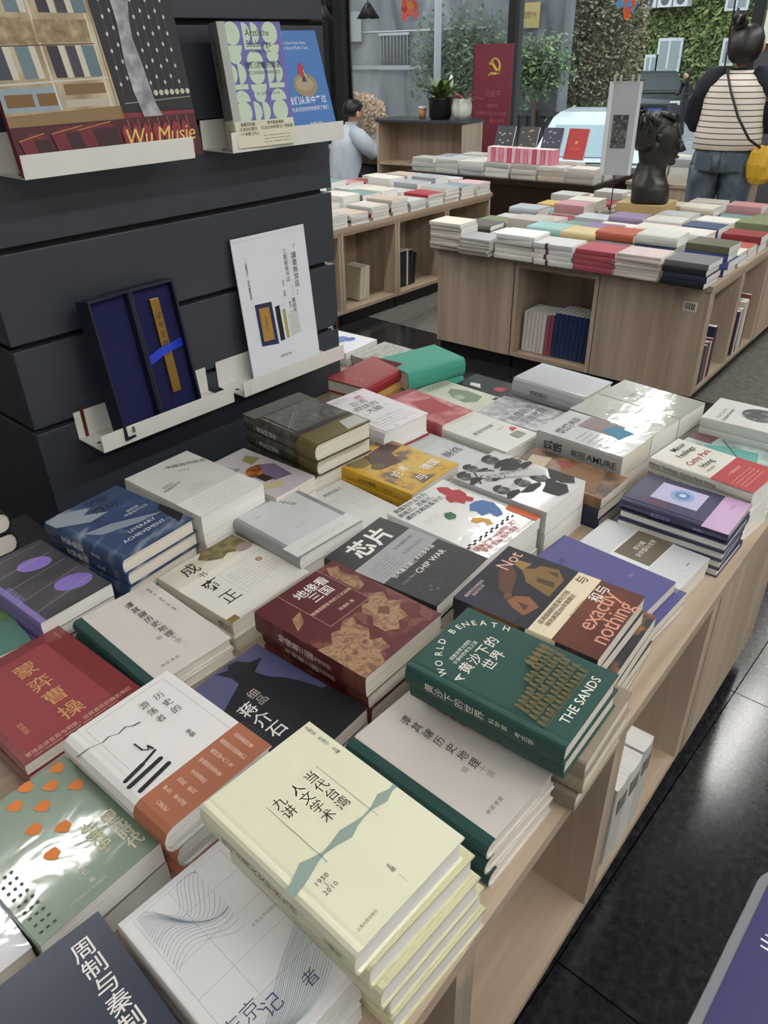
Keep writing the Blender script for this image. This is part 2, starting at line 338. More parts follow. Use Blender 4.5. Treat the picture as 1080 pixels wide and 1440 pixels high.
# ---------------------------------------------------------------- display column
CX0, CX1, CY = .60, 1.535, 1.551
col = thing('display_column', 'charcoal slatted display column rising out of the front table', 'column', ((CX0+CX1)/2, CY, 0))
def cl(x): return x-(CX0+CX1)/2
bx('core', mat('#0d0e10', .7), col, cl(CX0)+.022, .02, 0, cl(CX1)-.022, .60, ROOM['zc'])
zs = [.0, .757, .942, 1.13, 1.318, 1.506, 1.694, 1.882, 2.07, 2.26, 2.45, 2.64, 2.83, 3.04]
for i in range(len(zs)-1):
    z0, z1 = zs[i]+(.006 if i else .0), zs[i+1]-.006
    bx('front_panel', SLATE, col, cl(CX0), 0, z0, cl(CX1), .02, z1, bevel=.0015)
    bx('side_panel', SLATE_S, col, cl(CX0), .0205, z0, cl(CX0)+.02, .62, z1, bevel=.0015)
    bx('side_panel', SLATE_S, col, cl(CX1)-.02, .0205, z0, cl(CX1), .62, z1, bevel=.0015)
for (x, z, h_) in ((.775, .905, .055), (.71, .745, .075), (1.525, .762, .02)):
    bx('copper_clip', mat('#7a3b22', .4, metal=.6), col, cl(x)-.004, -.004, z-h_/2, cl(x)+.004, .006, z+h_/2)
def ledge(label, x0, x1, z0, back=.06, lip=.04):
    t = thing('wall_ledge', label, 'ledge', ((x0+x1)/2, CY, z0), 0, 'white metal ledges on the column')
    hw = (x1-x0)/2; d = .108; th = .0022
    p = [(-hw, -.0005, back), (-hw, -.0005, 0), (-hw, -d, 0), (-hw, -d, lip), (-hw, -d+th, lip), (-hw, -d+th, th), (-hw, -.0005-th, th), (-hw, -.0005-th, back)]
    MB().prism(p, (2*hw, 0, 0)).build('channel', WHITEM, t, bevel=.0006)
    for s in (-1, 1): bx('screw_head', mat('#55565a', .35, metal=.7), t, s*hw*.9-.004, -.06, th, s*hw*.9+.004, -.052, th+.0015)
    return t
ledge('white metal ledge holding the large opera picture book', .665, 1.035, 1.263, .07)
ledge('white metal ledge holding the mint and blue books', 1.135, 1.482, 1.262, .06)
ledge('lower white metal ledge holding the open blue velvet box', .69, 1.052, .708, .065)
ledge('lower white metal ledge holding the white poster card', 1.085, 1.445, .708, .068)
# ---------------------------------------------------------------- books
def u_profile(w, t, th, x1, r, groove=False, seg=5):
    """outline of a cover wrapped round a spine at -w/2, seen end on (x, z)"""
    hx = -w/2; pts = []
    def side(rad, z0, z1, xs):
        zc = (z0+z1)/2; rz = (z1-z0)/2
        return [(xs+rad-rad*math.sin(math.pi*k/seg), zc+rz*math.cos(math.pi*k/seg)) for k in range(seg+1)]
    out = [(x1, t)]
    g_ = max(.0, r-.006)
    if groove: out += [(hx+.017+g_, t), (hx+.013+g_, t-.0011), (hx+.009+g_, t)]
    out += side(r, 0, t, hx)
    if groove: out += [(hx+.009+g_, 0), (hx+.013+g_, .0011), (hx+.017+g_, 0)]
    out += [(x1, 0)]
    ri = max(r-th*.5, .0004)
    inn = [(x1, th)] + side(ri, th, t-th, hx+th)[::-1] + [(x1, t-th)]
    return out+inn
def wrap(w, t, th, x1, r, y0, y1, groove=False, off=0.0):
    p = u_profile(w+2*off, t+2*off, th, x1, r+off, groove)
    return MB().prism([(x, y1, z-off) for x, z in p], (0, y0-y1, 0))
_bm = {}
def book_meshes(w, h, t, hard, cover, page, r=None):
    k = (round(w, 4), round(h, 4), round(t, 4), hard, cover.name, page.name, r)
    if k not in _bm:
        th = .0028 if hard else .0006
        rr = r if r is not None else (min(.011, t*.4) if hard else .0016)
        cm = wrap(w, t, th, w/2, rr, -h/2, h/2, hard).mesh('cover', cover)
        ins = .003 if hard else .0006
        ri = max(rr-th*.5, .0004); zc_, rz_ = t/2, t/2-th
        po_ = [(w/2-ins, t-th-.00005)]+[(-w/2+th+.0001+ri-ri*math.sin(math.pi*k/5), zc_+(rz_-.00005)*math.cos(math.pi*k/5)) for k in range(6)]+[(w/2-ins, th+.00005)]
        pm = MB().prism([(x, h/2-ins, z) for x, z in po_], (0, -h+2*ins, 0)).mesh('page_block', page)
        _bm[k] = (cm, pm, th, rr)
    return _bm[k]
class Prints:
    def __init__(s, bk, w, h, t, rr): s.bk = bk; s.w = w; s.h = h; s.t = t; s.rr = rr; s.d = {}; s.z = t+.0007; s.kids = []; s.xf = None
    def put(s, m, kind, pts, faces, under=False):
        v, f = s.d.setdefault((m, kind, under), ([], [])); i = len(v); v += pts; f += [tuple(i+k for k in q) for q in faces]
    def loc(s, u, v): return ((u-.5)*s.w, (v-.5)*s.h)
    def up(s): s.z += .000015; return s.z
    def poly(s, uv, c, kind='cover_print'):
        z = s.up(); s.put(M(c), kind, [s.loc(u, v)+(z,) for u, v in uv], [tuple(range(len(uv)))])
    def rect(s, u0, v0, u1, v1, c): s.poly([(u0, v0), (u1, v0), (u1, v1), (u0, v1)], c)
    def line(s, u0, v0, u1, v1, mm, c):
        x0, y0 = s.loc(u0, v0); x1, y1 = s.loc(u1, v1); L = math.hypot(x1-x0, y1-y0) or 1; nx, ny = -(y1-y0)/L*mm/2000, (x1-x0)/L*mm/2000; z = s.up()
        s.put(M(c), 'cover_print', [(x0+nx, y0+ny, z), (x0-nx, y0-ny, z), (x1-nx, y1-ny, z), (x1+nx, y1+ny, z)], [(0, 1, 2, 3)])
    def disc(s, u, v, ru, c, a0=0, a1=360, asp=1.0, rot=0, n=22):
        x, y = s.loc(u, v); r = ru*s.w; z = s.up(); pts = []
        for k in range(n+1):
            a = R(a0+(a1-a0)*k/n); px, py = r*math.cos(a), r*asp*math.sin(a); ca, sa = math.cos(R(rot)), math.sin(R(rot))
            pts.append((x+px*ca-py*sa, y+px*sa+py*ca, z))
        s.put(M(c), 'cover_print', pts, [tuple(range(len(pts)))])
    def text(s, st, u, v, size, c, vert=False, rot=0, bold=0.0, align='CENTER', shear=0, sp=1.0, line=None, sx=1.0):
        if vert: st = '\n'.join(st)
        vv, ff = text_tris(st, size*s.w, align, bold, shear, line if line else (1.0 if vert else 1.15), sp)
        ca, sa = math.cos(R(rot)), math.sin(R(rot)); x0, y0 = s.loc(u, v); z = s.up()
        s.put(M(c), 'title_lettering', [(x0+x*sx*ca-y*sa, y0+x*sx*sa+y*ca, z) for x, y in vv], ff)
    def arc_text(s, st, u, v, ru, a0, a1, size, c, bold=0.0, asp=1.0):
        n = len(st)
        for i, ch in enumerate(st):
            if ch == ' ': continue
            a = a0+(a1-a0)*i/(n-1)
            s.text(ch, u+ru*math.cos(R(a)), v+ru*asp*math.sin(R(a))*s.w/s.h, size, c, rot=a-90, bold=bold)
    def spine(s, st, v, size, c, bold=0.0, rot=-90, vert=False):
        if vert: st = '\n'.join(st); rot = 0
        vv, ff = text_tris(st, size*s.w, 'CENTER', bold, 0, 1.0, 1.0)
        ca, sa = math.cos(R(rot)), math.sin(R(rot)); x = -s.w/2-.0008
        s.put(M(c), 'spine_lettering', [(x, (v-.5)*s.h+px*sa+py*ca, s.t/2+px*ca-py*sa) for px, py in vv], [f[::-1] for f in ff], True)
    def grey(s, u0, v0, u1, v1, n, c, mm=1.0, seed=1):
        """rows of print too fine to read, as broken hairlines"""
        q = random.Random(seed)
        for k in range(n):
            v = v1+(v0-v1)*(k+.5)/n; u = u0
            while u < u1-.02:
                e = min(u1, u+q.uniform(.05, .16)); s.line(u, v, e, v, mm, c); u = e+.018
    def band(s, v0, v1, c, x1=None):
        s.kids.append(('belly_band', wrap(s.w, s.t, .0003, s.w/2+.0002 if x1 is None else x1, s.rr, (v0-.5)*s.h, (v1-.5)*s.h, False, .0004).mesh('belly_band', M(c)), True))
    def spine_cloth(s, c, wd):
        s.kids.append(('spine_cloth', wrap(s.w, s.t, .0003, -s.w/2+wd, s.rr, -s.h/2, s.h/2, False, .0003).mesh('spine_cloth', M(c)), True))
    def finish(s):
        res = []
        for (m, kind, under), (v, f) in s.d.items():
            me = bpy.data.meshes.new(kind); me.from_pydata(v, [], f); me.materials.append(m); me.update(); res.append((kind, me, under))
        return s.kids+res
ORD = ['top', 'second', 'third', 'fourth', 'fifth', 'sixth', 'seventh', 'eighth', 'ninth']
def stack(cx, cy, w, h, rot, ztop, n, cover, draw=None, desc='', short='', hard=False, page=None, zb=None, off=(0, 0), keep=1, jit=.003, alt=False, r=None, group=None, under_cover=None):
    page = page or PAGE; zb = ZT if zb is None else zb
    cov = M(cover); t = (ztop-zb)/n; tb = t-.0006
    cm, pm, th, rr = book_meshes(w, h, tb, hard, cov, page, r)
    P = Prints(None, w, h, tb, rr)
    if draw: draw(P)
    kids = P.finish(); q = random.Random(int(cx*1000)+int(cy*777))
    for i in range(n):
        dx, dy, dr = (q.uniform(-jit, jit), q.uniform(-jit, jit), q.uniform(-1.2, 1.2)) if i else (0, 0, 0)
        if isinstance(off, list):
            if i: oo = off[min(i-1, len(off)-1)]; dx += oo[0]; dy += oo[1]
        elif i >= keep: dx += off[0]; dy += off[1]
        lab = ('%s, top of its stack' % desc if n > 1 else desc) if i == 0 else '%s, %s from the top of its stack' % (short or desc, ORD[i])
        flip = 180 if (alt and i) else 0
        b = thing('book', lab, 'book', (cx+dx, cy+dy, zb+t*(n-1-i)), R(rot+dr+flip), group or 'books on the front table')
        if i and under_cover:
            c2, p2, _, _ = book_meshes(w, h, tb, hard, M(under_cover[min(i-1, len(under_cover)-1)]), page, r)
        else: c2, p2 = cm, pm
        link(bpy.data.objects.new('cover', c2), b); link(bpy.data.objects.new('page_block', p2), b)
        for kind, me, und in kids:
            if i == 0 or (und and not under_cover): link(bpy.data.objects.new(kind, me), b)
# ---------------------------------------------------------------- the books on the front table
K = '#1b1b1b'; W = '#eceae4'
def d_cream(p):
    g = '#8fa39a'
    pts_t = [(0, .40), (.06, .405), (.18, .445), (.25, .425), (.33, .41), (.40, .415), (.505, .43), (.60, .415), (.68, .405), (.76, .41), (.865, .435), (.95, .415), (1, .42)]
    pts_b = [(1, .395), (.95, .395), (.87, .375), (.76, .395), (.68, .395), (.60, .385), (.525, .365), (.42, .385), (.33, .395), (.27, .39), (.20, .375), (.1, .355), (0, .345)]
    p.poly(pts_t+pts_b, g)
    p.text('当代台湾', .663, .624, .10, K, vert=True, line=1.02); p.text('人文学术', .530, .624, .10, K, vert=True, line=1.02); p.text('九讲', .380, .698, .10, K, vert=True, line=1.02)
    p.line(.75, .354, .75, .762, .5, '#55605a'); p.line(.30, .36, .30, .764, .5, '#55605a')
    p.text('王晴佳 陈建守 主编', .941, .86, .036, '#444444', vert=True)
    p.text('1950\n|\n2010', .194, .292, .048, '#333333', sp=1.15, line=.85, rot=0); p.text('王德', .534, .14, .035, '#444444', vert=True)
    p.line(.534, .05, .534, .10, .3, '#555555'); p.text('上海人民出版社', .20, .06, .024, '#444444')
    p.spine('当代台湾人文学术九讲', .58, .075, K, vert=True); p.spine('王晴佳', .12, .05, K, vert=True)
def d_dongjing(p):
    c = '#6f7f95'
    p.rect(.02, .03, .98, .97, '#dfdfe0')
    for v in (.26, .44, .62, .80, .955): p.line(.10, v, .93, v, .4, '#9aa0a8')
    for u in (.10, .42, .93): p.line(u, .26, u, .955, .4, '#9aa0a8')
    for k in range(20):   # contour lines
        a = k/20; L = []
        for j in range(14):
            x = j/13; y = .60+.33*a+.05*math.sin(5*x+3*a)+.05*math.sin(11*x*a)
            L.append((.12+.55*x, min(.95, y)))
        for q in range(13): p.line(*L[q], *L[q+1], .45, c if k % 3 else '#8fa3a0')
    for k in range(22):
        a = k/22; L = [(.10+.88*j/13, .03+.30*a*(.3+.7*(j/13)**1.4)+.10*(j/13)**2+.02*math.sin(7*j/13+a*4)) for j in range(14)]
        for q in range(13): p.line(*L[q], *L[q+1], .5, c if k % 4 else '#8fb3ad')
    p.text('东京', .22, .22, .15, '#4a566e', bold=-.005); p.text('记', .42, .17, .15, '#4a566e'); p.text('者', .72, .13, .13, '#4a566e'); p.text('北京大学出版社', .80, .50, .035, '#8a8a8a', rot=0)
def d_zhou(p):
    p.text('周制与秦制', .80, .66, .16, W, vert=True, bold=.006); p.text('冯', .4, .2, .08, W)
def d_tan(p):
    p.spine_cloth('#1d4440', .018)
    for k, ch in enumerate('谭其骧历史地理'): p.text(ch, .572+.004*k, .848-.082*k, .105, K, rot=8-5*(k % 3), bold=.004, shear=.15)
    p.text('十讲', .60, .273, .08, '#8a8a86', vert=True); p.text('谭其骧 著  葛剑雄 孟刚 选编', .878, .74, .036, '#555555', vert=True)
    p.poly([(.46, .355), (.52, .355), (.52, .393), (.46, .393)], '#a9a6a0'); p.text('中华书局', .36, .115, .045, K, shear=.2, sp=1.5)
def d_green(p):
    w_ = '#e9e6da'; g = '#6c6138'
    pts = [(.131, .80), (.20, .855), (.298, .902), (.37, .925), (.45, .945), None, (.614, .948), (.70, .938), (.77, .918), (.83, .885), (.88, .84), (.915, .775), (.94, .70)]
    for i, ch in enumerate('WORLD BENEATH'):
        if ch == ' ': continue
        u, v = pts[i]; ang = {0: 52, 1: 42, 2: 34, 3: 26, 4: 18, 6: 0, 7: -12, 8: -24, 9: -38, 10: -52, 11: -64, 12: -76}[i]
        p.text(ch, u, v, .095, w_, rot=ang, bold=.006)
    p.text('A', .155, .700, .115, w_, rot=68, bold=.006); p.text('黄沙下的', .50, .706, .13, w_, bold=.004, sp=1.12); p.text('世界', .515, .616, .13, w_, bold=.004, sp=1.1)
    p.text('探索世界文明的\n沙漠中的考古之谜', .45, .80, .045, w_)
    p.text('THE SANDS', .54, .082, .115, w_, bold=.008, sp=1.05)
    q = random.Random(3)
    for r_ in range(5):
        for k in range(14):
            u = .10+.056*k+.012*r_+q.uniform(-.006, .006); v = .145+.052*r_+.012*q.random()
            if r_ == 4 and k < 5: continue
            p.line(u, v, u+.045, v, .9, g); p.line(u+.005, v, u+.008, v+.03, 1.2, g); p.line(u+.04, v, u+.036, v+.03, 1.2, g); p.disc(u+.022, v+.036, .016, g, n=7); p.line(u+.022, v+.005, u+.022, v+.028, 2.2, g)
    for k in range(5): u = .62+.064*k; p.rect(u, .405, u+.05, .450, g); p.rect(u+.012, .45, u+.038, .465, g)
    p.line(.08, .135, .86, .135, .8, g)
    p.spine('黄沙下的世界', .66, .10, w_, vert=True); p.spine('科学家 考古学', .30, .06, w_, vert=True)
def d_not(p):
    p.rect(0, 0, 1, .30, 'rust'); p.rect(0, .46, 1, 1, '#23222c')
    p.rect(.0, .56, .26, 1, '#2b2c3a'); p.poly([(.30, .70), (.62, .78), (.80, .92), (.56, .90), (.34, .80)], '#5a3a2c')
    p.poly([(.50, .50), (.80, .50), (.92, .58), (.88, .70), (.80, .72), (.74, .80), (.66, .74), (.58, .70), (.54, .60)], '#7d6030'); p.poly([(.72, .78), (.86, .76), (.84, .86), (.76, .86)], '#94743c'); p.poly([(.64, .52), (.72, .54), (.70, .66), (.64, .64)], '#4c3a22'); p.poly([(.80, .54), (.87, .57), (.83, .64)], '#4a3a24')
    p.poly([(.14, .54), (.32, .50), (.40, .60), (.34, .68), (.24, .70), (.18, .64)], '#8a5a3a'); p.poly([(.20, .56), (.28, .56), (.28, .64)], '#4a2e22'); p.disc(.30, .72, .05, '#6e4a34', asp=.7)
    p.text('Not', .78, .90, .19, '#dcb4a0', rot=0); p.text('exactly', .58, .185, .23, '#d99a82', sp=.92); p.text('nothing', .50, .065, .23, '#d99a82', sp=.92)
    p.band(.275, .475, '#dfd3b4'); p.text('与', .90, .40, .12, K, rot=0, bold=.004)
    p.text('追溯婚姻制度演化历程\n探究美国200年婚姻史', .40, .40, .056, '#3a2a1e', bold=.004); p.text('陈贞 沈志明 葛兆光', .5, .30, .032, '#5a4a3a')
    p.text('和与', .80, .245, .13, W, bold=.006); p.text('婚姻背后的美国史\n自由与幻觉', .22, .92, .038, '#d6c8c0')
def d_indigo(p): p.text('旅人', .78, .30, .05, '#8f8fc0'); p.text('与伦理', .4, .8, .08, '#2a2a50')
def d_lun(p):
    p.rect(.0, .33, 1, .70, '#d9dbd9'); p.rect(.30, .34, 1, .68, '#6d6253'); p.text('李光耀\n论中国与世界', .66, .52, .085, W); p.rect(.62, .1, .72, .115, '#8a8a8a'); p.text('论', .5, .1, .04, '#8a8a8a')
def d_eye(p):
    p.rect(.0, .0, 1, .24, '#c3a3c3'); p.rect(.34, .36, .86, .80, '#b7b1d0'); p.disc(.62, .56, .17, '#8aa0c8', asp=1.0); p.disc(.63, .56, .11, '#5f7fae'); p.disc(.64, .56, .05, '#b9cfe2')
    for k in range(3): p.disc(.6, .2+.05*k, .3+.08*k, '#55556a', 20, 24)
    p.text('诗的见证', .22, .72, .09, '#8a3040', vert=True); p.text('真与美', .75, .12, .05, '#7a5a80'); p.spine('诗的见证', .6, .07, '#a9a0d0', vert=True); p.spine('米沃什', .25, .05, '#a9a0d0', vert=True)
def d_minor(p):
    p.rect(0, .0, 1, .40, '#a8363a')
    for s, u, v, c in (('Minor', .66, .90, '#2b3a2b'), ('Feelings:', .60, .80, '#2b3a2b'), ('Cathy Park', .55, .66, '#a02c34'), ('Hong', .45, .55, '#2b2b2b')): p.text(s, u, v, .165, c, bold=.008)
    p.text('少数派感受', .3, .47, .06, '#2b2b2b'); p.text('一个亚裔的自白', .5, .30, .06, '#e0b0a8'); p.grey(.1, .08, .8, .24, 4, '#e0b0a8', .9)
    p.spine('Minor Feelings: Cathy Park Hong', .66, .085, '#5a2a2a')
def d_emerald(p): p.poly([(.3, .2), (.8, .3), (.7, .6), (.5, .8), (.35, .55)], '#5fa096'); p.line(.2, .3, .9, .7, 3, '#2b3335'); p.rect(.6, .75, 1, 1, '#6a4a4a')
def d_quiet(p): p.disc(.60, .45, .27, 'photo_bw', asp=1.1); p.text('The Cost of\na Quiet Scream', .34, .80, .09, K); p.grey(.1, .05, .9, .12, 2, '#555555')
def d_bluewhite(p): p.rect(0, .62, 1, 1, '#2f5596'); p.poly([(.2, .1), (.9, .2), (.7, .45), (.3, .5)], '#d6d6dc'); p.line(.3, .05, .95, .3, 1, '#a0a0a8'); p.line(.2, .08, .8, .4, 1, '#a0a0a8')
def d_yinyuan(p):
    o = '#e0813a'
    for u, v in ((.89, .945), (.623, .965), (.759, .855), (.894, .734), (.473, .888), (.612, .756), (.457, .649), (.61, .53), (.43, .42)):
        p.poly([(u-.062, v+.02), (u-.035, v+.036), (u+.02, v+.038), (u+.05, v+.03), (u+.055, v-.02), (u+.0, v-.05), (u-.045, v-.02)], o)
    p.text('银元时代', .888, .245, .125, '#d9d2b4', vert=True, bold=.02, line=.9); p.text('生活史', .723, .31, .125, '#d9d2b4', vert=True, bold=.02, line=.92)
    for k in range(9):
        for j in range(3): p.rect(.05+.05*j, .05+.055*k, .075+.05*j, .065+.055*k, '#3f4f43')
    p.text('陈存仁 著', .50, .17, .045, '#d9d2b4', vert=True); p.text('广西师范大学出版社', .44, .06, .033, '#c5cdb8')
def d_hist(p):
    p.band(.0, .285, '#ad6a4e'); k = '#1c1c1c'
    for (a, b) in (((.183, .50), (.183, .955)), ((.183, .955), (.913, .955)), ((.913, .955), (.913, .29))): p.line(*a, *b, .35, '#6a6a6a')
    L = [(.0, .81), (.10, .815), (.20, .79), (.26, .80), (.33, .775), (.40, .79), (.45, .76), (.507, .753)]
    for q in range(len(L)-1): p.line(*L[q], *L[q+1], 1.7-.7*(q % 2), k); p.disc(*L[q], .006, k, n=8)
    def bar(a, b, mm):
        p.line(*a, *b, mm, k); p.disc(*a, mm/2000/p.w, k, n=10); p.disc(*b, mm/2000/p.w, k, n=10)
    bar((.10, .445), (.27, .47), 6); bar((.27, .47), (.41, .50), 4); bar((.09, .395), (.39, .425), 6.5); bar((.12, .325), (.40, .36), 6.5)
    bar((.345, .63), (.35, .56), 2.4); bar((.35, .56), (.38, .53), 1.4); bar((.38, .53), (.40, .56), 1.8); bar((.40, .56), (.41, .52), 3)
    p.text('历史的', .771, .752, .085, '#4c4c4c', vert=True, line=1.35); p.text('游荡者', .632, .758, .085, '#4c4c4c', vert=True, line=1.3); p.text('李碧', .688, .44, .048, K, vert=True)
    for i, st_ in enumerate(('历史爱好者', '西部的沉寂者们', '两代学人一生', '中国历史学家', '文史游历', '刘克 新刊', '罗文 李北成', '心灵史')): p.text(st_, .90-.108*i, .15, .043, '#ead6c8', vert=True, line=.95)
def d_jiang(p):
    p.poly([(0, .0), (1, 0), (1, .33), (.94, .34), (.88, .50), (.80, .62), (.72, .70), (.68, .80), (.88, .865), (.74, .90), (.68, .97), (.58, .99), (.52, .95), (.40, .99), (.47, .88), (.46, .80), (.26, .74), (0, .66)], '#191b22')
    p.text('细品', .453, .615, .125, '#b9a9a0', vert=True); p.text('蒋介石', .275, .45, .19, W, vert=True, bold=.006, line=1.05); p.grey(.08, .34, .16, .55, 8, '#6a6a70', .6)
def d_red3(p):
    p.rect(.28, .49, .78, 1.0, '#581a1d'); p.rect(.0, .49, .28, 1, '#581a1d')
    for a, b in (((.28, .49), (.78, .49)), ((.78, .49), (.78, 1)), ((.28, .49), (.28, 1))): p.line(*a, *b, .6, '#d6b9a0')
    p.text('地缘看', .555, .875, .13, W, bold=.008); p.text('三国', .555, .775, .13, W, bold=.008); p.text('地理视野影响的三次战局', .53, .665, .045, '#e3cdb6'); p.text('陈福民 著', .58, .56, .042, '#e3cdb6')
    p.spine('地缘看三国', .60, .085, '#f0e0d0', vert=True, bold=.006); p.spine('地理视野', .36, .05, '#e0c0b0', vert=True)
    p.poly([(.0, .0), (.24, .0), (.30, .08), (.40, .06), (.44, .16), (.36, .20), (.46, .28), (.44, .38), (.50, .44), (.40, .47), (.30, .42), (.22, .44), (.12, .36), (.0, .40)], 'terrain')
    p.poly([(.52, .18), (.62, .12), (.70, .18), (.80, .16), (.84, .26), (.92, .30), (.86, .38), (.92, .46), (.82, .52), (.72, .46), (.66, .48), (.58, .42), (.60, .34), (.52, .28)], 'terrain'); p.poly([(.80, .60), (.90, .62), (.95, .72), (.90, .84), (.96, .92), (.86, .96), (.80, .88)], 'terrain'); p.poly([(.66, .34), (.74, .38), (.80, .32), (.72, .27)], '#6b4a34'); p.poly([(.06, .62), (.18, .66), (.26, .76), (.14, .74)], 'terrain')
def d_chip(p):
    p.rect(0, .445, 1, .708, '#a3a4a5'); p.text('芯片', .52, .83, .30, W, bold=.03, sp=1.1); p.text('世界最关键技术的争夺战', .50, .425, .066, W, bold=.008); p.text('CHIP WAR', .60, .325, .105, W, bold=.006); p.text('Chris Miller', .22, .33, .05, '#9a9a9a')
    p.grey(.08, .47, .42, .64, 6, '#55565a', .8); p.text('比尔·盖茨力荐', .72, .63, .052, '#2b2c2e'); p.text('年度商业图书', .72, .54, .06, '#6a6b6d')
    for k in range(3): p.disc(.24-.05*(k % 2), .10+.03*k, .02, '#5a5a5e')
    L = [(.08, .14), (.16, .22), (.30, .23), (.38, .15), (.30, .05)]
    for q in range(4): p.line(*L[q], *L[q+1], .7, '#5a5a5e')
    for k in range(6): p.line(.45, .05+.03*k, .9, .08+.03*k, .4, '#3c3c40')
    p.disc(.5, .6, .0, '#55565a')
def d_uk(p):
    p.text('英国为什么分为', .33, .955, .078, K, bold=.012); p.text('英格兰、苏格兰、', .34, .885, .078, K, bold=.012); p.text('威尔士和北爱尔兰', .36, .815, .078, K, bold=.012); p.grey(.10, .62, .36, .70, 3, '#8a8a8a', .7)
    p.poly([(.78, .95), (.83, .93), (.88, .88), (.86, .82), (.92, .78), (.90, .70), (.86, .66), (.88, .60), (.80, .57), (.76, .62), (.70, .60), (.68, .68), (.62, .70), (.66, .78), (.72, .80), (.73, .88)], '#ad323a')
    p.poly([(.34, .60), (.40, .64), (.47, .61), (.46, .55), (.40, .52), (.33, .55)], '#2f6a42')
    p.poly([(.82, .56), (.90, .52), (.93, .42), (.86, .32), (.80, .26), (.70, .28), (.72, .36), (.62, .38), (.66, .46), (.62, .50), (.72, .56)], '#5074a8'); p.poly([(.52, .42), (.58, .38), (.62, .30), (.56, .24), (.50, .26), (.54, .32), (.46, .34), (.45, .40)], '#cb9c46')
    for k in range(17):
        for j in range(2):
            if (k+j) % 2 == 0: p.rect(.0+.05*k, .175+.02*j, .05+.05*k, .195+.02*j, K)
    p.text('国家历史与认同问题！', .42, .125, .078, '#a3343a', bold=.012); p.text('联合王国的形成史！', .42, .065, .078, '#a3343a', bold=.012); p.grey(.05, .01, .9, .035, 1, '#333333', 1.2); p.rect(.90, .0, 1, .30, '#cf6038')
def d_faces(p):
    k = '#232323'
    for u, v, r_, a in ((.14, .90, .13, .8), (.36, .95, .11, .9), (.13, .50, .12, .8), (.40, .78, .13, .8), (.72, .90, .15, .7), (.45, .42, .12, .8), (.90, .70, .10, .8), (.70, .35, .12, .9)):
        p.disc(u, v, r_*.8, 'photo_bw', asp=a*1.2, rot=20*u); p.disc(u+.01, v+.03, r_*.85, k, 5, 160, asp=a*1.2, rot=15); p.poly([(u-r_*1.2, v-.11), (u-r_*.3, v-.06), (u+r_*.4, v-.06), (u+r_*1.3, v-.10), (u+r_*.9, v-.14), (u-r_*.9, v-.14)], k)
    p.poly([(.45, .70), (.80, .80), (.92, .72), (.86, .60), (.62, .62)], k); p.poly([(.80, .30), (1, .40), (1, .12), (.86, .06), (.76, .16)], k); p.poly([(.42, .22), (.72, .28), (.76, .10), (.6, .02), (.44, .06)], k)
    p.poly([(.22, .36), (.5, .36), (.42, .3), (.3, .3)], k); p.poly([(.16, .86), (.26, .92), (.94, .42), (.82, .34), (.30, .70)], '#bcbbb8')
    p.text('斯文·赫定眼中的', .55, .645, .085, K, bold=.004, rot=-27); p.text('世界名人', .34, .66, .085, K, bold=.004, rot=-27); p.grey(.05, .42, .4, .5, 3, '#444444'); p.line(.1, .72, .3, .9, 4, k); p.line(.05, .78, .3, .8, 3, k)
def d_scene(p): p.poly([(.1, .1), (.9, .2), (.8, .5), (.2, .6)], '#7d5a3a'); p.poly([(.2, .7), (.8, .75), (.7, .95), (.3, .9)], '#b8a78e'); p.poly([(.5, .55), (.9, .5), (.8, .7)], '#8d3a30')
def d_hungry(p):
    p.text('饥饿', .32, .78, .19, '#4a4c4c', bold=.01); p.text('美国', .66, .80, .14, '#55585a'); p.rect(.55, .30, .98, .72, '#8a7a76'); p.poly([(.5, .22), (.85, .16), (.92, .40), (.62, .46)], '#3f7f9a'); p.grey(.1, .2, .45, .6, 6, '#5a5c5c', 1.6)
    p.spine('饥饿', .78, .17, '#2b2b2b', vert=True, bold=.015); p.spine('AMURE', .22, .15, '#3a3a3a', bold=.01); p.spine('美国', .48, .13, '#3a3a3a', vert=True)
def d_greyU(p): p.text('三十', .38, .60, .13, '#5c5d55', sx=1.3); p.grey(.3, .66, .52, .72, 3, '#5c5d55', 1.6); p.line(.5, .03, .5, .4, .5, '#8a8b82')
def d_greyL(p): p.text('古音', .4, .62, .12, '#63645c'); p.grey(.2, .1, .8, .3, 4, '#8f9088', .8); p.line(.3, .55, .6, .5, 1, '#63645c')
def d_silver(p): p.grey(.55, .25, .85, .32, 2, '#9a9a9e', .7); p.spine('说西游力', .60, .10, '#55565a', vert=True, bold=.01); p.spine('中华', .2, .05, '#88898c', vert=True)
def d_mengcao(p):
    g = '#c79a5e'; p.rect(.06, .02, .80, .90, '#93363e')
    for s, v in zip('蒙弈曹操', (.735, .545, .366, .18)): p.text(s, .52, v, .19, g, bold=.004)
    p.text('曹操品读变局与明家，还原真实的魏武帝纪', .50, .055, .047, '#d9b89a'); p.text('林语堂', .18, .27, .05, g, vert=True); p.text('历史小说', .92, .90, .03, g, vert=True); p.grey(.1, .01, .8, .03, 1, '#d9b89a', 1)
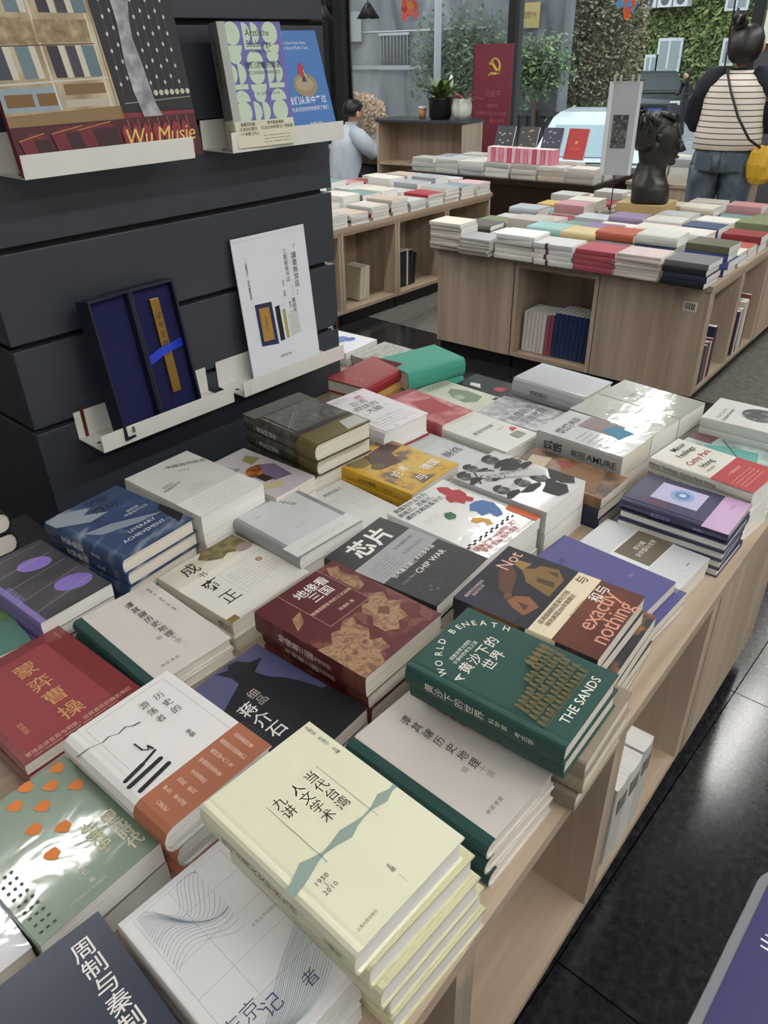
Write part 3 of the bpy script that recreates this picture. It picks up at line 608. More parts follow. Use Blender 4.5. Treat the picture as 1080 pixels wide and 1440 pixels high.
def d_yongz(p):
    p.poly([(0, 0), (1, 0), (1, .70), (0, .70)], '#dedbd0'); p.poly([(.55, 1), (.98, 1), (.98, .72), (.82, .74), (.72, .80), (.62, .76), (.50, .84), (.44, .92)], 'mapletree'); p.disc(.90, .76, .10, '#a88f88', asp=.7)
    p.text('成', .284, .845, .20, '#2b2622', bold=.004); p.text('书', .31, .70, .10, '#2b2622'); p.text('雍', .272, .52, .20, '#2b2622', bold=.004); p.text('正', .253, .275, .20, '#2b2622', bold=.004)
    p.grey(.44, .22, .68, .54, 8, '#8a8678', .7); p.disc(.84, .50, .035, '#8a6f3a'); p.disc(.84, .50, .02, '#c9b078')
    for a, b in (((.40, .18), (.40, .60)), ((.40, .60), (.97, .60)), ((.70, .60), (.70, .18))): p.line(*a, *b, .4, '#8a7f6a')
    p.grey(.74, .26, .94, .42, 4, '#b0685a', .8); p.spine('雍正', .1, .09, '#8a6a3a', vert=True); p.rect(.0, .0, .10, .07, '#8f7440')
def d_lucent(p):
    p.rect(.08, .08, .93, .95, '#c9cccc'); p.text('文\n学\n的\n城', .70, .79, .07, '#3b3d3f', rot=25, line=.8); p.text('林 棹', .24, .80, .03, '#3b3d3f'); p.rect(.0, .02, 1, .22, '#d9dad6'); p.grey(.12, .08, .85, .13, 2, '#77797a', .6); p.grey(.35, .36, .55, .42, 2, '#77797a', .6)
def d_mourn(p): p.text('她的悼亡', .56, .86, .12, '#5a5c58', shear=.1); p.poly([(.55, .36), (.95, .36), (.95, .52), (.55, .55)], '#cfcfc8'); p.line(.55, .36, .95, .36, .6, '#8f8f88'); p.line(.55, .36, .55, .55, .6, '#8f8f88'); p.line(.55, .55, .95, .52, .6, '#8f8f88'); p.grey(.2, .7, .5, .74, 1, '#77786f'); p.disc(.88, .06, .06, '#4a4a48'); p.disc(.88, .06, .035, '#d9d8d2')
def d_yellow(p):
    p.band(.0, .05, '#d0a32a'); p.spine_cloth('#d0a32a', .012)
    p.poly([(.25, .55), (.6, .5), (.7, .7), (.95, .72), (.9, .9), (.5, .88), (.3, .75)], '#574039'); p.disc(.22, .8, .14, '#8a7a55', asp=.8); p.disc(.3, .62, .1, '#6a5a3e', asp=.8)
    p.text('技术', .38, .37, .16, W, bold=.008, rot=8); p.text('与', .42, .13, .16, W, bold=.01); p.text('德国', .76, .22, .16, W, bold=.01); p.line(.45, .48, .9, .62, .8, '#b06070')
    p.spine('技术与德国', .56, .06, '#4a3510', vert=True, bold=.01); p.spine('文化史', .3, .05, '#4a3510', vert=True)
def d_mailuo(p): p.text('脉络', .62, .42, .25, '#3c3e40', bold=.004); p.grey(.3, .75, .8, .85, 3, '#8a8b8b'); p.text('人', .92, .2, .06, '#55565a')
def d_chongzu(p): p.text('重组与突破', .45, .55, .115, '#4a4c48', rot=0, shear=.1); p.text('黄奇帆 著', .72, .42, .05, '#77786f'); p.poly([(.75, .26), (.95, .28), (.9, .36), (.8, .34)], '#b8404a'); p.poly([(.6, .1), (.85, .1), (.85, .24), (.6, .24)], '#8a8c7c'); p.grey(.2, .72, .5, .76, 2, '#a0a09a', .7)
def d_ditui(p):
    for r_ in range(2): p.text(('西摩历史', '汉政故理')[r_], .52, .52-.17*r_, .20, '#6e7478', bold=.01)
    p.grey(.1, .72, .9, .9, 4, '#7d8488', 1.6)
def d_greenf(p): p.poly([(.0, .0), (1, .0), (1, .35), (.5, .5), (0, .3)], '#4f7c72'); p.text('原野', .75, .8, .1, '#d9dcc0')
def d_purpdot(p):
    p.disc(.30, .80, .0, '#8f78c8'); p.disc(.62, .70, .22, '#8f78c8', asp=.72, rot=-20); p.disc(.72, .25, .24, '#8f78c8', asp=.72, rot=-20); p.spine_cloth('#8a78b8', .012)
    p.text('文明与社会', .12, .45, .085, '#a08cd0', rot=90, bold=.004)
    for k in range(5): p.line(.05, .12+.2*k, .95, .22+.18*k, .7, '#c9c7cc')
def d_literary(p):
    p.text('LITERARY', .58, .27, .085, '#d6d6d6', rot=0); p.text('ACHIEVEMENT', .52, .18, .085, '#d6d6d6'); p.text('新时期\n中国当代文学', .75, .52, .055, '#cfd4d8')
    p.poly([(.86, .05), (1, .12), (1, .42), (.9, .36)], '#181a20'); p.spine('文学奇功', .62, .10, W, vert=True, bold=.01); p.spine('吴义勤', .32, .05, W, vert=True)
    p.poly([(.0, .97), (.2, .99), (.5, .86), (.34, .80), (.55, .68), (.3, .66), (.0, .82)], '#8f99a2'); p.poly([(.1, .55), (.4, .5), (.9, .3), (.6, .32), (.2, .42)], '#8592a0'); p.text('文学\n奇功', .60, .82, .16, '#2e3038', rot=-8, bold=.004)
def d_ancient(p): p.text('中国古代社会', .74, .80, .09, K, rot=-25, bold=.004); p.text('许倬云', .62, .72, .05, '#77786f', rot=-25); p.text('西周至\n战国的转变', .24, .58, .06, '#55564f', rot=12); p.grey(.30, .36, .62, .46, 4, '#8a8b84', .8); p.rect(.0, .0, 1, .30, '#e3e2dc'); p.grey(.15, .05, .85, .26, 5, '#8f908a', .7)
def d_wuzhi(p): p.text('物\n之\n脉', .22, .78, .15, K, rot=20); p.disc(.50, .52, .26, 'fruit', asp=.8, rot=20); p.poly([(.45, .25), (.8, .2), (.9, .5), (.7, .6), (.5, .45)], '#7d6a8a'); p.poly([(.3, .3), (.5, .28), (.48, .44), (.3, .44)], '#3a2a22'); p.poly([(.1, .2), (.4, .1), (.5, .2), (.2, .28)], '#c9bf8f'); p.poly([(.6, .65), (.9, .7), (.8, .85), (.6, .8)], '#9a8f5a')
def d_brown(p):
    p.rect(0, .82, 1, 1, '#66675f'); p.band(.0, .24, '#6f6338'); p.rect(.0, .24, 1, .32, '#3a342e')
    p.line(.10, .42, .50, .66, 2.4, '#8a8a82'); p.line(.50, .66, .95, .60, 2.4, '#8a8a82'); p.line(.14, .42, .54, .64, 1.2, '#8a8a82'); p.spine('一里斯的城市', .68, .085, '#dcdcd4', vert=True, bold=.006); p.poly([(.62, .02), (.98, .02), (.98, .2), (.7, .2)], '#bfc1b8')
def d_burning(p):
    p.text('巨流\n燃烧的\n大脑', .50, .60, .17, '#4a3f46', shear=.15, line=1.1); p.text('燃', .66, .83, .17, '#b0303c'); p.grey(.15, .08, .85, .3, 4, '#6a6a6e', 1.2); p.grey(.1, .86, .55, .94, 2, '#77777a', 1)
    for k in range(14): u, v = random.Random(k).random(), random.Random(k+50).random(); p.line(u*.9, v, u*.9+.06, v-.03, 1.6, '#4a3f46')
def d_pinkred(p): p.poly([(.2, .3), (.8, .2), (.9, .6), (.4, .7)], '#9c3038'); p.rect(.0, .9, 1, 1, '#8c3038')
def d_greenw(p): p.poly([(.3, .3), (.5, .2), (.8, .25), (.85, .5), (.7, .7), (.5, .66), (.35, .5)], '#71826a'); p.disc(.45, .45, .12, '#9aa892'); p.grey(.25, .82, .9, .94, 3, '#6a705f', 2.2); p.rect(.80, .06, .95, .11, '#2b2b2b'); p.grey(.1, .05, .5, .14, 2, '#9a9a90')
def d_dark(p): p.disc(.5, .35, .14, '#9a3036'); p.poly([(.3, .6), (.5, .7), (.45, .85), (.3, .8)], '#c9c9c9')
def d_redhc(p): p.text('鲁', .50, .80, .10, '#b86a6a'); p.text('红楼梦', .35, .78, .06, '#b86a6a', rot=90)
def d_patt(p): p.grey(.1, .1, .9, .9, 8, '#777870', 2)
def d_wblue(p): p.disc(.55, .55, .22, '#5578b4', asp=.7); p.disc(.7, .4, .12, '#3f65a8', asp=.8)

G = 1.0
stack(.052, .432, .150, .225, -3, .682, 3, mat('#333a4c', .35, coat=.8, wrinkle=.25), d_zhou, 'dark navy book with large white vertical title, at bottom left', 'dark navy book with white title')
stack(.208, .411, .138, .228, -1, .660, 3, mat('#d6d6d8', .45, coat=.2), d_dongjing, 'pale grey paperback covered in blue contour lines and ruled squares', 'pale grey contour-line paperback', page=PAGEW)
stack(.328, .385, .161, .234, -1.3, .765, 5, mat('#e3e1c6', .5, bump=.1), d_cream, 'cream hardcover with grey-green wave and vertical black title', 'cream hardcover with grey-green wave', hard=True, page=PAGEW, off=[(.012, -.006), (.020, -.010), (.034, -.010)], r=.006, under_cover=[mat('#cdc9a4', .4, coat=1, wrinkle=.5)])
stack(.552, .396, .150, .234, -1, .655, 3, mat('#cfc7bf', .6, bump=.15), d_tan, 'greige book with dark green spine, half under the green one', 'greige green-spined book by the green one', hard=True)
stack(.661, .376, .156, .235, 3.4, .743, 5, mat('#1f4a42', .55, bump=.25), d_green, 'deep green hardcover with white arched lettering and gold figures', 'deep green hardcover with gold figures', hard=True, off=[(.014, .002), (.05, -.004), (.056, -.006), (.054, -.002)], r=.004, under_cover=[mat('#1f4a42', .55, bump=.25), '#8f8272', '#a39684', '#8a7c6c'])
stack(.849, .429, .174, .238, 4, .726, 6, 'notart', d_not, 'dark paperback with rust lower half and cream belly band', 'dark paperback with cream belly band', off=(.034, -.012), keep=2)
stack(1.062, .448, .150, .228, -2, .638, 3, mat('#4f4d86', .5), d_indigo, 'plain indigo paperback beside the dark one with the cream band', 'plain indigo paperback', off=(.012, -.018))
stack(1.207, .432, .145, .215, -2, .616, 2, mat('#c9cccd', .4, coat=.4), d_lun, 'pale grey book with brown title block by the front edge', 'pale grey book with brown title block')
stack(1.352, .413, .140, .213, 2, .671, 5, mat('#3c3b58', .35, coat=.7, wrinkle=.3), d_eye, 'dark violet shrink-wrapped book with a blue eye picture', 'dark violet book under the blue eye picture', alt=True, hard=True, page=PAGEW)
stack(1.500, .419, .128, .222, -4, .693, 5, mat('#dcdacd', .35, coat=.8, wrinkle=.4), d_minor, 'white and red book with bold English title on its cover', 'white and red book with English spine title', page=PAGEW, r=.004)
stack(1.64, .425, .130, .22, -4, .66, 4, 'tealart', d_emerald, 'grey book with teal painting behind the white and red one', 'grey book with teal painting')
stack(1.775, .43, .140, .20, 3, .70, 5, mat('#cfd0cb', .4, coat=.5), d_quiet, 'pale book with round grey photograph at the far right corner', 'pale book with round grey photograph')
stack(-.002, .70, .150, .21, 0, .63, 2, mat('#d9dadf', .3, coat=1, wrinkle=.5), d_bluewhite, 'blue and white shrink-wrapped book at the left picture edge', 'blue and white shrink-wrapped book')
stack(.150, .684, .157, .21, 2.5, .649, 2, mat('#768a74', .35, coat=1, wrinkle=.12), d_yinyuan, 'sage green glossy book with orange fan shapes', 'sage green glossy book', page=PAGEW)
stack(.307, .668, .168, .22, 1.5, .693, 3, mat('#e6e5e2', .5), d_hist, 'white hardcover with black brushstrokes and terracotta lower band', 'white hardcover with terracotta band', hard=True, page=PAGEW, off=(.01, .0), r=.014)
stack(.485, .667, .150, .235, 3, .627, 2, mat('#565a80', .3, coat=1, wrinkle=.2), d_jiang, 'slate blue glossy book with black silhouette and white title', 'slate blue glossy book with silhouette')
stack(.649, .670, .183, .235, 1.5, .693, 3, 'map3', d_red3, 'thick maroon and tan book with relief map cover', 'thick maroon relief map book', off=(.014, .008), r=.003)
stack(.848, .716, .170, .242, 5, .671, 3, mat('#222224', .45), d_chip, 'black book with grey middle band and bold white characters', 'black book with grey middle band', page=PAGEW)
stack(1.03, .722, .180, .238, 0, .671, 4, mat('#e2e2de', .3, coat=.9, wrinkle=.25), d_uk, 'white book with red, blue, green and yellow map shapes', 'white book with coloured map shapes', page=PAGEW)
stack(1.203, .708, .160, .225, 1, .682, 2, mat('#bcbbb8', .35, coat=.5), d_faces, 'thick grey book printed with many black-and-white portraits', 'thick grey portrait book', page=PAGEW)
stack(1.35, .675, .120, .23, 0, .649, 3, 'brownart', d_scene, 'brown painted book with navy edge squeezed beside the portrait book', 'brown painted book with navy edge', under_cover=['#1e2440'])
stack(1.503, .694, .148, .219, -1, .682, 2, mat('#b9bcba', .3, coat=1, wrinkle=.15), d_hungry, 'thick grey shrink-wrapped book with heavy black spine lettering', 'thick grey book with heavy spine lettering', r=.003)
stack(1.643, .69, .128, .225, -4.5, .682, 2, mat('#a3a496', .35, coat=1, wrinkle=.2), d_greyL, 'khaki grey shrink-wrapped book nearer of the two wrapped ones', 'khaki grey wrapped book, nearer pile', page=PAGEW)
stack(1.773, .68, .130, .225, -4.5, .682, 2, mat('#9b9c8f', .35, coat=1, wrinkle=.2), d_greyU, 'khaki grey shrink-wrapped book at the far table end', 'khaki grey wrapped book, far pile', page=PAGEW)
stack(.273, .955, .189, .235, 2, .632, 3, mat('#7e2529', .35, coat=.8, wrinkle=.2), d_mengcao, 'crimson book with large gold vertical title', 'crimson book with gold title')
stack(.454, .939, .155, .235, -1, .638, 3, mat('#d3ccc4', .6, bump=.15), d_tan, 'greige book with dark green spine, beside the crimson one', 'greige green-spined book by the crimson one', hard=True)
stack(.645, .960, .186, .21, 2, .633, 2, mat('#d6d0c0', .5), d_yongz, 'off-white book with brown tree print and white jacket band', 'off-white book with tree print')
stack(.820, .978, .168, .209, -1, .66, 3, mat('#8f9394', .35, coat=.6), d_lucent, 'silver grey book with pale inner panel in translucent jacket', 'silver grey translucent-jacket book', page=PAGEW, r=.005)
stack(.974, .965, .116, .205, -3, .627, 2, mat('#d3d4cf', .4, coat=.3), d_mourn, 'white paperback with line-drawn picture, under the yellow book edge', 'white paperback with line drawing', page=PAGEW)
stack(1.14, .988, .174, .221, 2, .649, 3, 'yellowart', d_yellow, 'mustard yellow book with machine mural and white characters', 'mustard yellow mural book')
stack(1.296, .972, .118, .19, -2, .622, 2, mat('#c5c8c8', .35, coat=.5), d_mailuo, 'light grey book with one large dark character', 'light grey book with large character', page=PAGEW)
stack(1.435, .942, .135, .205, -2, .638, 3, mat('#d6d8cf', .35, coat=.6, wrinkle=.3), d_chongzu, 'off-white glossy book with small red and olive blocks', 'off-white book with red and olive blocks', page=PAGEW)
stack(1.585, .935, .145, .205, 2, .633, 2, 'newsgrey', d_ditui, 'grey newsprint-like book below the thick silver volume', 'grey newsprint-like book')
stack(1.742, .917, .146, .22, -2, .682, 2, mat('#b4b5ba', .3, coat=1, wrinkle=.2), d_silver, 'thick silver shrink-wrapped volume with rounded spine', 'thick silver shrink-wrapped volume', hard=True, r=.01)
stack(.262, 1.21, .140, .22, -5, .616, 2, 'fieldpaint', d_greenf, 'green painted landscape book at the left picture edge', 'green painted landscape book')
stack(.398, 1.195, .138, .236, 3, .655, 3, 'darkstreak', d_purpdot, 'dark grey streaked book with two purple ovals', 'dark grey book with purple ovals', page=PAGEW)
stack(.560, 1.182, .168, .228, 6, .704, 4, 'bluewash', d_literary, 'navy hardcover with grey brush washes and English subtitle', 'navy brush-wash hardcover', hard=True, off=(.006, .008), r=.006)
stack(.742, 1.195, .162, .245, 2.5, .704, 2, mat('#d3d3cb', .5, bump=.1), d_ancient, 'thick pale grey book with black handwritten title by column', 'thick pale grey book by column', page=PAGEW)
stack(.893, 1.172, .118, .225, 3, .671, 3, mat('#c9c1c4', .45), d_wuzhi, 'mauve book with fruit still life painting', 'mauve still life book')
stack(1.047, 1.178, .170, .245, -2.5, .744, 4, 'aerial', d_brown, 'brown-grey glossy hardcover with aerial city photograph', 'brown-grey aerial city hardcover', hard=True, off=(.01, .014), keep=1, r=.012)
stack(1.278, 1.185, .155, .235, -4, .682, 2, mat('#dcd7da', .45), d_burning, 'white book with red and black ink characters, red boards', 'white book with red boards', hard=True, page=PAGEW, under_cover=['#a3303c'])
stack(1.436, 1.142, .122, .225, -4, .649, 2, 'pinkart', d_pinkred, 'red-pink photographic book in plastic wrap', 'red-pink photographic book')
stack(1.585, 1.147, .130, .223, -2, .627, 2, mat('#c5c7b6', .4, coat=.4), d_greenw, 'pale sage book with green head portrait', 'pale sage book with green portrait', page=PAGEW)
stack(1.715, 1.125, .120, .19, 0, .616, 2, 'darkgloss', d_dark, 'black glossy wrapped book with red dot at table end', 'black glossy wrapped book')
stack(1.463, 1.366, .135, .208, 95, .682, 3, mat('#8e2228', .5, bump=.1), d_redhc, 'dark red clothbound hardcover beside the column foot', 'ochre hardcover under the dark red one', hard=True, under_cover=['#b58a4e', '#cdbf9d'])
stack(1.635, 1.315, .150, .205, 76, .682, 2, mat('#3f9482', .65, bump=.3), None, 'turquoise clothbound hardcover lying crosswise', 'turquoise clothbound hardcover', hard=True)
stack(1.74, 1.514, .165, .225, 0, .616, 2, 'patterned', d_patt, 'grey swirl-patterned book behind the turquoise one', 'grey swirl-patterned book')
stack(1.735, 1.75, .165, .19, 4, .616, 2, mat('#dfe2e6', .4, coat=.4), d_wblue, 'white book with blue splash beyond the column', 'white book with blue splash', page=PAGEW)
stack(.36, 1.49, .170, .20, 180, .70, 3, mat('#141415', .5), None, 'thick black-bound book left of the column', 'thick black-bound book left of the column', hard=True, r=.015, zb=.561)
# ---------------------------------------------------------------- things standing on the column's ledges
def upright(name, label, loc, w, h, t, cover, draw, rx=82, rz=0, hard=False, page=None, r=None, cat='book', group=None):
    cov = M(cover); cm, pm, th, rr = book_meshes(w, h, t, hard, cov, page or PAGEW, r)
    b = thing(name, label, cat, loc, 0, group)
    # local origin is the middle of the back cover; put the foot of the book at loc
    rot = Matrix.Rotation(R(rz), 4, 'Z') @ Matrix.Rotation(R(rx), 4, 'X')
    b.matrix_world = Matrix.Translation(loc) @ rot @ Matrix.Translation((0, h/2, 0))
    link(bpy.data.objects.new('cover', cm), b); link(bpy.data.objects.new('page_block', pm), b)
    P = Prints(None, w, h, t, rr)
    if draw: draw(P)
    for kind, me, _ in P.finish(): link(bpy.data.objects.new(kind, me), b)
    return b
def d_opera(p):
    p.rect(0, 0, 1, .155, '#4a1420')
    p.rect(0, .155, .58, .20, '#8a7048')
    p.poly([(0, .19), (.575, .20), (.50, 1), (0, 1)], 'facade')
    p.rect(.0, .20, .28, .275, '#8fa0a8'); p.rect(.02, .215, .15, .255, '#7a5a2c'); p.rect(.17, .215, .26, .255, '#7a5a2c'); p.rect(.30, .205, .56, .23, '#b9b0a0'); p.rect(.31, .245, .53, .28, '#7d623c')
    p.line(0, .285, .56, .295, 3, '#c9c5b6'); p.line(.27, .2, .22, .9, 4, '#d0c9b4'); p.line(.53, .2, .48, 1, 5, '#cfc7b2'); p.line(.56, .2, .505, 1, 3, '#8a7a60')
    for v0 in (.30, .50, .72):
        for u, c in ((.02, '#3c4350'), (.14, '#6a7d86'), (.29, '#2d2836'), (.38, '#3c3c46'), (.46, '#5f7880')): p.poly([(u, v0), (u+.065, v0), (u+.055, v0+.10), (u-.01, v0+.10)], c)
        for u in (.085, .205, .345, .43): p.poly([(u, v0), (u+.03, v0), (u+.02, v0+.10), (u-.01, v0+.10)], '#cdc8b8')
        p.rect(.0, v0+.105, .24, v0+.185, 'frieze'); p.rect(.25, v0+.11, .51, v0+.18, 'frieze')
        p.line(0, v0+.10, .52, v0+.105, 2, '#5a4630')
    p.poly([(.58, .175), (1, .17), (1, 1), (.50, 1)], '#1c1d22')
    for k in range(9):
        u = .60+.042*k
        if .66 < u < .76: continue
        p.line(u+.01, .24, u-.02, 1, .5, '#6a6a6e')
        for j in range(13): p.disc(u+.008-.0022*j, .27+.055*j+.02*(k % 2), .0065, '#c9c9c5', asp=1.4, n=8)
    p.line(.60, .205, .99, .215, 2, '#8a8878')
    for k in range(7): p.disc(.79+.032*k, .235, .013, '#c9c5b2', n=10)
    p.poly([(.69, .155), (.80, .155), (.775, .20), (.76, .28), (.745, .36), (.73, .42), (.735, .48), (.76, .56), (.755, .62), (.73, .55), (.715, .63), (.695, .56), (.67, .63), (.655, .55), (.665, .47), (.66, .40), (.655, .33), (.665, .24)], 'fur')
    for u, wd, v in ((.06, .12, .13), (.22, .16, .145), (.36, .17, .15)): p.poly([(u, .0), (u+wd, .0), (u+wd-.01, v-.02), (u+wd-.05, v), (u+.02, v), (u-.04, v-.02)], '#6e1c2c'); p.poly([(u+.06, .0), (u+wd, .0), (u+wd-.01, v-.02), (u+.03, v-.02)], '#38101c'); p.line(u-.04, v-.02, u+wd-.03, v, 1, '#c9a24a')
    for k in range(7): u = .56+.058*k; p.poly([(u, .02), (u+.04, .02), (u+.03, .12), (u+.005, .135), (u-.015, .11)], '#8e2436'); p.line(u+.045, .03, u+.03, .15, .7, '#c9a24a')
    p.text('Wu Musie', .76, .085, .105, '#e0bd6a', shear=.25, sp=.95); p.text('Wien', .90, .055, .04, '#c9a24a', shear=.2)
    p.spine_cloth('#7a1f2a', .004)
upright('picture_book', 'large opera house picture book with red seats and raised arm', (.862, 1.462, 1.2660), .392, .50, .016, mat('#7a1f2a', .4), d_opera, 81, 0, hard=True, r=.003)
def d_mint(p):
    a = '#c2d6bd'; v_ = '#6f68b0'; p.rect(.0, .22, 1, 1, v_)
    for i in range(3):
        for j in range(5):
            u, v = .20+.30*i, .29+.155*j; q = (i*2+j*3) % 4
            if q == 0: p.disc(u, v, .128, a, asp=1.0)
            elif q == 1: p.disc(u, v+.065, .13, a, 180, 360); p.disc(u, v-.01, .10, a, 180, 360)
            elif q == 2: p.disc(u-.13, v, .12, a, -90, 90); p.disc(u+.01, v, .12, a, -90, 90)
            else: p.disc(u, v-.07, .13, a, 0, 180); p.rect(u-.13, v+.03, u+.13, v+.07, a)
    p.rect(.0, .22, .12, 1, '#a9b0a8')
    p.band(.0, .235, '#d9d5bc'); p.text('Ärztliche\nSeelsorge', .60, .87, .105, '#22252a', bold=.004); p.text('Viktor E. Frankl', .62, .77, .05, '#22252a')
    p.text('我们活着的理由', .62, .66, .085, '#22252a', bold=.006); p.text('第三次浪潮治愈精神的哲学', .62, .60, .045, '#22252a'); p.text('［奥］维克多·弗兰克尔 著', .62, .43, .035, '#22252a')
    p.text('我要问的是\n生命如何要求\n一个有意义的人', .22, .15, .048, '#33342e'); p.text('官方最新推荐\n《活出生命的意义》增译篇', .68, .17, .048, '#33342e'); p.grey(.45, .02, .9, .10, 3, '#55564e', 1)
    p.spine('我们活着的理由', .68, .075, '#22252a', vert=True); p.spine('上海译文', .12, .05, '#33342e', vert=True)
upright('paperback', 'thick paperback with mint circles on purple and cream band', (1.232, 1.472, 1.2655), .166, .236, .036, mat('#6d706c', .4), d_mint, 83, -3, r=.003)
def d_bluebk(p):
    p.text('We Have Never Been\nThe Global Middle Class', .50, .865, .055, '#dfe6ee'); p.text('AEON', .25, .97, .06, '#dfe6ee'); p.disc(.55, .50, .24, '#94866a', asp=.62); p.disc(.54, .51, .18, '#a89a7c', asp=.5)
    p.poly([(.46, .62), (.52, .72), (.60, .66), (.56, .58), (.50, .58)], '#b02f3a'); p.line(.60, .56, .57, .64, 2, '#d9d5cc'); p.poly([(.5, .53), (.6, .53), (.58, .58), (.52, .58)], '#3c3c38')
    p.text('我们从未中产过', .52, .355, .11, '#eef2f6', bold=.006); p.text('社会流动性如何误导了我们', .54, .275, .062, '#eef2f6'); p.text('— 豪道斯·韦斯', .55, .13, .05, '#eef2f6'); p.text('Hadas Weiss', .55, .09, .035, '#dfe6ee')
upright('paperback', 'blue paperback with a small buried figure on its cover', (1.402, 1.478, 1.2655), .166, .228, .018, mat('#3672b8', .4), d_bluebk, 74, 2)
# poster card
pc = thing('poster_card', 'white card showing a blue box and vertical black characters', 'poster', (1.293, 1.512, .7115))
pc.rotation_euler = (R(85), 0, 0)
W_, H_ = .243, .352
card = MB().box(-W_/2, 0, 0, W_/2, H_, .0025).build('card', mat('#dcdfe6', .6), pc)
P = Prints(None, W_, H_, .0025, 0)
def pz(u, v): return u, v
P.text('「讀書無禁區」', .80, .695, .075, K, vert=True, line=1.0); P.text('三联韬奋书店', .68, .74, .058, K, vert=True); P.line(.715, .52, .715, .60, .5, K); P.text('黄铜镇尺', .715, .42, .058, K, vert=True); P.text('设计 监制', .60, .585, .036, K, vert=True); P.text('策划 出品\n', .655, .40, .034, K, vert=True)
P.text('——如書到不 須到處無書時', .14, .72, .034, K, vert=True); P.poly([(.18, .22), (.42, .20), (.40, .52), (.17, .53)], '#1c2a50'); P.poly([(.22, .25), (.37, .245), (.355, .49), (.215, .495)], '#a9803c'); P.text('讀書無禁區', .29, .38, .03, '#4a3515', vert=True)
P.poly([(.45, .215), (.515, .215), (.50, .48), (.435, .475)], '#14161c'); P.poly([(.545, .22), (.585, .222), (.575, .44), (.535, .44)], '#a8a25a'); P.poly([(.61, .22), (.76, .235), (.75, .40), (.60, .40)], '#c9cdc9'); P.grey(.63, .24, .74, .38, 6, '#8a8d8a', .6); P.text('韬奋读书会', .50, .10, .034, '#555555')
P.line(.02, .975, .96, .975, .4, '#8a8a8a')
for kind, me, _ in P.finish(): o = link(bpy.data.objects.new(kind, me), card); o.location = (0, H_/2, 0)
# velvet box
bxr = thing('gift_box', 'open navy velvet box with a brass ruler and blue ribbon', 'box', (.855, 1.497, .7105))
bxr.rotation_euler = (R(-8), 0, 0)
NAVY = mat('#14182c', .5); VELV = mat('#0c1446', .95, var=.12)
def tray(name, sgn, ang):
    w_, h_, d_ = .118, .305, .032; th = .006; m = MB()
    m.box(0, 0, 0, w_, .004, h_); m.box(0, -d_, 0, th, 0, h_); m.box(w_-th, -d_, 0, w_, 0, h_); m.box(th, -d_, 0, w_-th, 0, th); m.box(th, -d_, h_-th, w_-th, 0, h_)
    o = m.build(name, NAVY, bxr); inner = MB().box(th+.0005, -.016, th+.0005, w_-th-.0005, -.0005, h_-th-.0005).build('velvet_lining', VELV, o)
    if sgn < 0:
        o.location = (-w_*math.cos(R(ang))-.003, -w_*math.sin(R(ang))-.002, 0); o.rotation_euler = (0, 0, R(ang))
    else:
        o.location = (.003, -.002, 0); o.rotation_euler = (0, 0, R(ang))
    return o
lid = tray('lid', -1, 14); base = tray('base', 1, 3)
ru = MB().box(.050, -.024, .055, .074, -.0165, .272).build('brass_ruler', mat('#a98448', .3, metal=.9), base, bevel=.001)
P = Prints(None, .024, .217, 0, 0)
vv, ff = text_tris('读\n书\n无\n禁\n区', .017, line=1.25); me = bpy.data.meshes.new('engraving'); me.from_pydata([(.062+x, -.0244, .19+y) for x, y in vv], [], ff); me.materials.append(mat('#4a3312', .6)); link(bpy.data.objects.new('engraving', me), base)
rb = MB(); rb.poly([(.008, -.018, .128), (.050, -.0255, .146), (.050, -.0255, .166), (.008, -.018, .150)]); rb.poly([(.074, -.0255, .150), (.112, -.018, .152), (.112, -.018, .172), (.074, -.0255, .168)]); rb.poly([(.050, -.0258, .146), (.074, -.0258, .150), (.074, -.0258, .168), (.050, -.0258, .166)])
rb.build('ribbon', mat('#1c3cc0', .35), base); bx('clasp', mat('#b9a98a', .3, metal=.8), lid, .02, -.036, .012, .026, -.032, .026)

# ---------------------------------------------------------------- plain stacked books on the other tables
_sm = {}
PALE = ['#cfcdc5', '#c5c2b8', '#b9bbb8', '#d9d7d0', '#a9acab', '#c9c2b5', '#b4b9bc', '#d2cfc3', '#bfc3bf', '#aea89f', '#9fa5ab', '#bcae9f']
STRONG = ['#5b6f8c', '#a6533f', '#3a4a6e', '#8a2f36', '#6f8f8a', '#c7a35c', '#4a4c50', '#b98a8f', '#2b2f3a', '#73805c', '#8c7a9a', '#6f9fb0']
REST_V, REST_F, REST_MI, REST_M = [], [], [], []
def rest_add(me, mw):
    """books past the first few hundred: real geometry, joined into one object"""
    m = me.materials[0]
    if m not in REST_M: REST_M.append(m)
    k = REST_M.index(m); i = len(REST_V)
    REST_V.extend(tuple(mw @ v.co) for v in me.vertices)
    for f in me.polygons: REST_F.append(tuple(i+j for j in f.vertices)); REST_MI.append(k)
